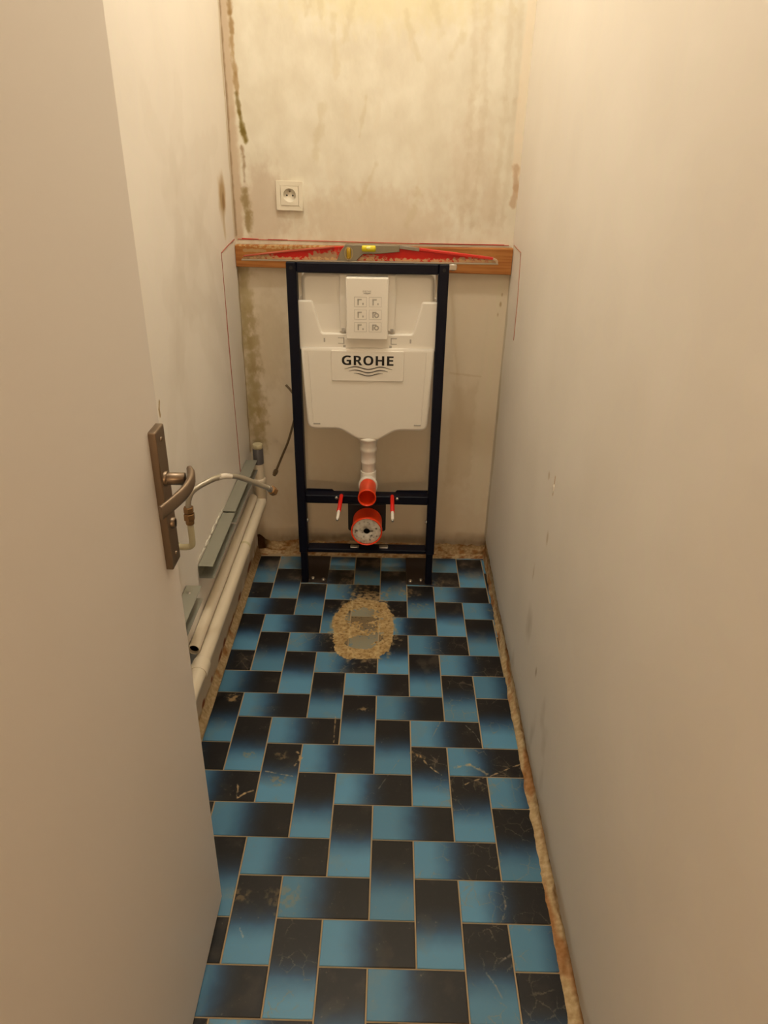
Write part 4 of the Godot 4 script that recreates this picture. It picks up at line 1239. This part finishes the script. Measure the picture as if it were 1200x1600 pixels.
	put("bubble", lathe_mesh([Vector2(0, -0.008), Vector2(0.004, -0.006), Vector2(0.005, 0), Vector2(0.004, 0.006), Vector2(0, 0.008)], Transform3D(Basis(Vector3(0, 1, 0), Vector3(-1, 0, 0), Vector3(0, 0, 1)), Vector3(0.002, 0.0425, 0.0142)), 14), mat(Color(0.93, 0.90, 0.55), 0.1), v1)
	st = begin()
	lathe(st, [Vector2(0, -0.017), Vector2(0.006, -0.0155), Vector2(0.0072, -0.012), Vector2(0.0072, 0.012), Vector2(0.006, 0.0155), Vector2(0, 0.017)], Transform3D(Basis.IDENTITY, Vector3(-0.0565, 0.0265, 0.0095)), 18)
	put("vertical_vial", finish(st), mat(Color(0.70, 0.56, 0.12), 0.15), t)
	st = begin()
	var oval := PackedVector2Array()
	for k in 24: oval.append(Vector2(-0.0565 + cos(TAU * k / 24) * 0.0135, 0.0265 + sin(TAU * k / 24) * 0.0195))
	var inner := PackedVector2Array()
	for k in 24: inner.append(Vector2(-0.0565 + cos(TAU * k / 24) * 0.0095, 0.0265 + sin(TAU * k / 24) * 0.0165))
	st.set_smooth_group(-1)
	for k in 24:
		var j := (k + 1) % 24
		var a := Vector3(oval[k].x, oval[k].y, 0.0112); var b := Vector3(oval[j].x, oval[j].y, 0.0112)
		var a2 := Vector3(oval[k].x, oval[k].y, 0.0135); var b2 := Vector3(oval[j].x, oval[j].y, 0.0135)
		var i1 := Vector3(inner[k].x, inner[k].y, 0.0135); var j1 := Vector3(inner[j].x, inner[j].y, 0.0135)
		var i0 := Vector3(inner[k].x, inner[k].y, 0.0112); var j0 := Vector3(inner[j].x, inner[j].y, 0.0112)
		quad(st, a, b, b2, a2); quad(st, a2, b2, j1, i1); quad(st, i1, j1, j0, i0)
	put("vial_ring", finish(st), mat(Color(0.62, 0.55, 0.40), 0.4), t)

# -------------------------------------------------- socket
func socket() -> void:
	var t := thing("wall_socket", "square white electrical wall socket above the plank on the back wall", "socket", Vector3(-0.317, 1.322, BACK))
	t.rotation.z = -0.012
	var st := begin()
	var oc := [Vector2(-0.0425, -0.043), Vector2(0.0425, -0.043), Vector2(0.0425, 0.043), Vector2(-0.0425, 0.043)]
	var ic := [Vector2(-0.0286, -0.0286), Vector2(0.0286, -0.0286), Vector2(0.0286, 0.0286), Vector2(-0.0286, 0.0286)]
	for k in 4:
		prism(st, PackedVector2Array([oc[k], oc[(k + 1) % 4], ic[(k + 1) % 4], ic[k]]), -0.004, 0.0112, 0.0009, 2)
	var m := mat(Color(0.90, 0.87, 0.80), 0.35)
	put("cover_frame", finish(st), m, t)
	# insert: a plate with a round well, earth pin and two contact holes
	var ins := put("socket_insert", socket_insert(), m, t)
	put("well", lathe_mesh([Vector2(0.0200, 0.0), Vector2(0.0193, -0.002), Vector2(0.0188, -0.0092), Vector2(0, -0.0095)], along(Vector3(0, 0.002, 0.0131), Vector3.BACK), 32), m, ins)
	put("earth_pin", lathe_mesh([Vector2(0, -0.0095), Vector2(0.0026, -0.0095), Vector2(0.0026, -0.003), Vector2(0.0015, -0.001), Vector2(0, -0.0008)], along(Vector3(0, 0.013, 0.0131), Vector3.BACK), 14), mat(Color(0.5, 0.45, 0.38), 0.35, 0.8), ins)
	for x in [-0.0095, 0.0095]:
		put("contact_hole", lathe_mesh([Vector2(0.0028, 0.0), Vector2(0.0028, 0.0006), Vector2(0, 0.0006)], along(Vector3(x, 0.001, 0.0036), Vector3.BACK), 14), M.black, ins)

func socket_insert() -> ArrayMesh:   # square plate 45 mm wide with a round opening
	var st := begin()
	st.set_smooth_group(-1)
	var n := 32
	var z := 0.0132
	var c := Vector2(0, 0.002)
	for k in n:
		var a := TAU * k / n
		var b := TAU * (k + 1) / n
		var sq := func(t: float) -> Vector2:
			var d := Vector2(cos(t), sin(t))
			return d * (0.0275 / maxf(absf(d.x), absf(d.y)))
		var o0: Vector2 = sq.call(a)
		var o1: Vector2 = sq.call(b)
		var i0 := c + Vector2(cos(a), sin(a)) * 0.020
		var i1 := c + Vector2(cos(b), sin(b)) * 0.020
		quad(st, Vector3(i0.x, i0.y, z), Vector3(o0.x, o0.y, z), Vector3(o1.x, o1.y, z), Vector3(i1.x, i1.y, z))
		quad(st, Vector3(o0.x, o0.y, z), Vector3(o0.x * 1.02, o0.y * 1.02, 0.0105), Vector3(o1.x * 1.02, o1.y * 1.02, 0.0105), Vector3(o1.x, o1.y, z))
	return finish(st)

# -------------------------------------------------- pipes on the left
func waste_pipes() -> void:
	var t := thing("waste_pipe", "white plastic waste pipe along the foot of the left wall with capped riser", "pipe", Vector3(-0.462, 0.0, -1.172))
	var st := begin()
	var path := [Vector3(0, 0.272, 0.0), Vector3(0.001, 0.262, 0.006), Vector3(0.001, 0.255, 0.022)]
	for k in 12: path.append(Vector3(0.001 - 0.002 * (k / 11.0), 0.256 - 0.004 * (k / 11.0), 0.06 + 1.95 * k / 11.0))
	tube(st, smooth_path(path, 4), 0.020, 26)
	put("horizontal_run", finish(st), M.pvc, t)
	put("elbow", lathe_mesh([Vector2(0, 0.255), Vector2(0.0212, 0.256), Vector2(0.0212, 0.335), Vector2(0.0220, 0.338), Vector2(0.0220, 0.350), Vector2(0.0175, 0.352), Vector2(0, 0.352)], Transform3D.IDENTITY, 28), M.pvc, t)
	put("riser", lathe_mesh([Vector2(0, 0.34), Vector2(0.0168, 0.34), Vector2(0.0168, 0.42), Vector2(0, 0.42)]), M.pvc, t)
	var col := put("grey_coupling", lathe_mesh([Vector2(0, 0.412), Vector2(0.0188, 0.412), Vector2(0.0190, 0.472), Vector2(0.0175, 0.474), Vector2(0, 0.474)]), M.pvc_grey, t)
	col.set_meta("label", "dark grey coupling")
	put("end_cap", lathe_mesh([Vector2(0, 0.47), Vector2(0.0185, 0.472), Vector2(0.0188, 0.486), Vector2(0.0172, 0.489), Vector2(0, 0.489)]), M.pvc_cream, t)
	put("coupling", lathe_mesh([Vector2(0, 0.0), Vector2(0.0235, 0.0), Vector2(0.0240, 0.006), Vector2(0.0240, 0.040), Vector2(0.0228, 0.043), Vector2(0, 0.043)], along(Vector3(-0.0006, 0.2525, 0.945), Vector3.BACK), 26), M.pvc, t)
	put("pipe_bracket", lathe_mesh([Vector2(0.0205, 0.0), Vector2(0.0215, 0.0), Vector2(0.0215, 0.012), Vector2(0.0205, 0.012)], along(Vector3(0.0004, 0.2545, 0.34), Vector3.BACK), 26), M.pvc_cream, t)
	# second tube lying behind it with its open end
	var o := thing("plastic_tube", "open-ended pale plastic tube lying between the waste pipe and the left wall", "tube", Vector3(-0.484, 0.286, -1.135))
	put("tube_wall", lathe_mesh([Vector2(0.0125, 0.0), Vector2(0.0155, 0.0), Vector2(0.0155, 0.893), Vector2(0.0150, 0.895), Vector2(0.0135, 0.895), Vector2(0.0130, 0.893), Vector2(0.0130, 0.002)], along(Vector3.ZERO, Vector3.BACK), 28), M.pvc, o)
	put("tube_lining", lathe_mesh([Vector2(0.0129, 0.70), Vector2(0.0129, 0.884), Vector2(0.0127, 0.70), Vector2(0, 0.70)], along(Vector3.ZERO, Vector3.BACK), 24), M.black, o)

func track_mesh(length: float) -> ArrayMesh:   # U track: web on the wall, two flanges 40 mm, open side to the room
	var st := begin()
	var th := 0.0009
	box(st, Vector3(0.0, -0.040, -length), Vector3(th, 0.0, 0.0), 0.0002)
	box(st, Vector3(0.0, -th, -length), Vector3(0.040, 0.0, 0.0), 0.0002)
	box(st, Vector3(0.0, -0.040, -length), Vector3(0.040, -0.040 + th, 0.0), 0.0002)
	return finish(st)

func drywall_tracks() -> void:
	var spec := [
		[Vector3(LEFT + 0.002, 0.441, -0.408), 0.315, "middle galvanised steel drywall track on the left wall, its cut end showing"],
		[Vector3(LEFT + 0.002, 0.444, -0.727), 0.40, "farthest galvanised steel drywall track on the left wall, ending at the white riser"],
		[Vector3(LEFT + 0.002, 0.456, 0.35), 0.64, "nearest galvanised steel drywall track, partly hidden by the open door, with a screw"]]
	for i in 3:
		var t := thing("drywall_track", spec[i][2], "metal track", spec[i][0])
		t.set_meta("group", "drywall tracks along the left wall")
		put("track_profile", track_mesh(spec[i][1]), M.zinc, t)
		if i == 2:
			put("screw", lathe_mesh([Vector2(0, 0), Vector2(0.005, 0), Vector2(0.004, 0.002), Vector2(0, 0.0026)], Transform3D(Basis.IDENTITY, Vector3(0.016, 0, -0.605)), 12), M.steel, t)
		else:
			put("screw", lathe_mesh([Vector2(0, 0), Vector2(0.004, 0), Vector2(0.003, 0.0018), Vector2(0, 0.002)], Transform3D(Basis(Vector3(0, 1, 0), Vector3.RIGHT, Vector3.BACK), Vector3(0.001, -0.02, -0.1)), 12), M.steel, t)

func water_supply() -> void:
	var t := thing("supply_pipe", "short cream supply pipe elbowing up from the left wall under the brass nut", "pipe", Vector3(LEFT, 0.585, -0.268))
	put("pipe_elbow", tube_mesh([Vector3(-0.01, 0, 0), Vector3(0.022, 0, 0), Vector3(0.034, 0.004, 0), Vector3(0.038, 0.018, 0), Vector3(0.038, 0.08, 0)], 0.0078, 18), M.pvc_cream, t)
	put("wall_collar", lathe_mesh([Vector2(0.0078, 0), Vector2(0.012, 0), Vector2(0.011, 0.003), Vector2(0.0078, 0.004)], along(Vector3(0.0, 0, 0), Vector3.RIGHT), 18), M.pvc_cream, t)
	put("copper_olive", lathe_mesh([Vector2(0, 0.066), Vector2(0.0098, 0.066), Vector2(0.0105, 0.070), Vector2(0.0098, 0.078), Vector2(0, 0.078)], Transform3D(Basis.IDENTITY, Vector3(0.038, 0, 0)), 18), M.brass, t)
	var h := thing("flexible_hose", "braided steel hose arching from the brass nut beside the door handle, free end open", "hose", Vector3(-0.462, 0.663, -0.268))
	var o := h.position
	var pts := [Vector3(-0.462, 0.69, -0.268), Vector3(-0.460, 0.715, -0.272), Vector3(-0.448, 0.736, -0.283), Vector3(-0.415, 0.746, -0.318), Vector3(-0.39, 0.742, -0.352), Vector3(-0.362, 0.727, -0.382), Vector3(-0.325, 0.694, -0.416), Vector3(-0.300, 0.668, -0.444), Vector3(-0.293, 0.658, -0.453)]
	put("braided_sleeve", tube_mesh(pts.map(func(p): return p - o), 0.0070, 16, 6), M.braid, h)
	put("paper_label", tube_mesh([Vector3(-0.402, 0.7448, -0.336) - o, Vector3(-0.39, 0.742, -0.352) - o, Vector3(-0.376, 0.7352, -0.367) - o], 0.0074, 16, 4), mat(Color(0.88, 0.85, 0.8), 0.6), h)
	var hex := func(at: Vector3, dir: Vector3, m: Material, called: String, r: float, l: float) -> void:
		var st := begin()
		lathe(st, [Vector2(0, 0), Vector2(r * 0.9, 0), Vector2(r, l * 0.08), Vector2(r, l * 0.92), Vector2(r * 0.9, l), Vector2(0, l)], along(at - o, dir), 6, -1)
		put(called, finish(st), m, h)
	hex.call(Vector3(-0.462, 0.662, -0.268), Vector3.UP, M.brass, "brass_nut", 0.0135, 0.018)
	hex.call(Vector3(-0.462, 0.683, -0.268), Vector3.UP, M.brass, "brass_nut", 0.0125, 0.014)
	var e := (pts[-1] - pts[-2]).normalized() as Vector3
	put("ferrule", tube_mesh([pts[-2] - o, pts[-1] - o], 0.0082, 16, 2), M.steel, h)
	hex.call(pts[-1], e, M.brass, "end_nut", 0.0125, 0.017)
	# thin hose hanging behind the frame
	var g := thing("flexible_hose", "thin grey hose hanging down the back wall behind the left frame post", "hose", Vector3(-0.34, 0.69, -1.19))
	o = g.position
	pts = [Vector3(-0.352, 0.706, -1.20), Vector3(-0.333, 0.688, -1.19), Vector3(-0.318, 0.665, -1.18), Vector3(-0.316, 0.62, -1.175), Vector3(-0.330, 0.565, -1.185), Vector3(-0.352, 0.494, -1.19), Vector3(-0.379, 0.429, -1.192), Vector3(-0.402, 0.375, -1.195)]
	put("hose_line", tube_mesh(pts.map(func(p): return p - o), 0.0042, 12, 6), mat(Color(0.47, 0.40, 0.31), 0.45, 0.4), g)
	var st2 := begin()
	e = (pts[-1] - pts[-2]).normalized()
	lathe(st2, [Vector2(0, 0), Vector2(0.008, 0), Vector2(0.009, 0.003), Vector2(0.009, 0.016), Vector2(0.007, 0.018), Vector2(0.007, 0.024), Vector2(0, 0.024)], along(pts[-1] - o, e), 8, -1)
	put("end_fitting", finish(st2), mat(Color(0.55, 0.48, 0.38), 0.4, 0.6), g)
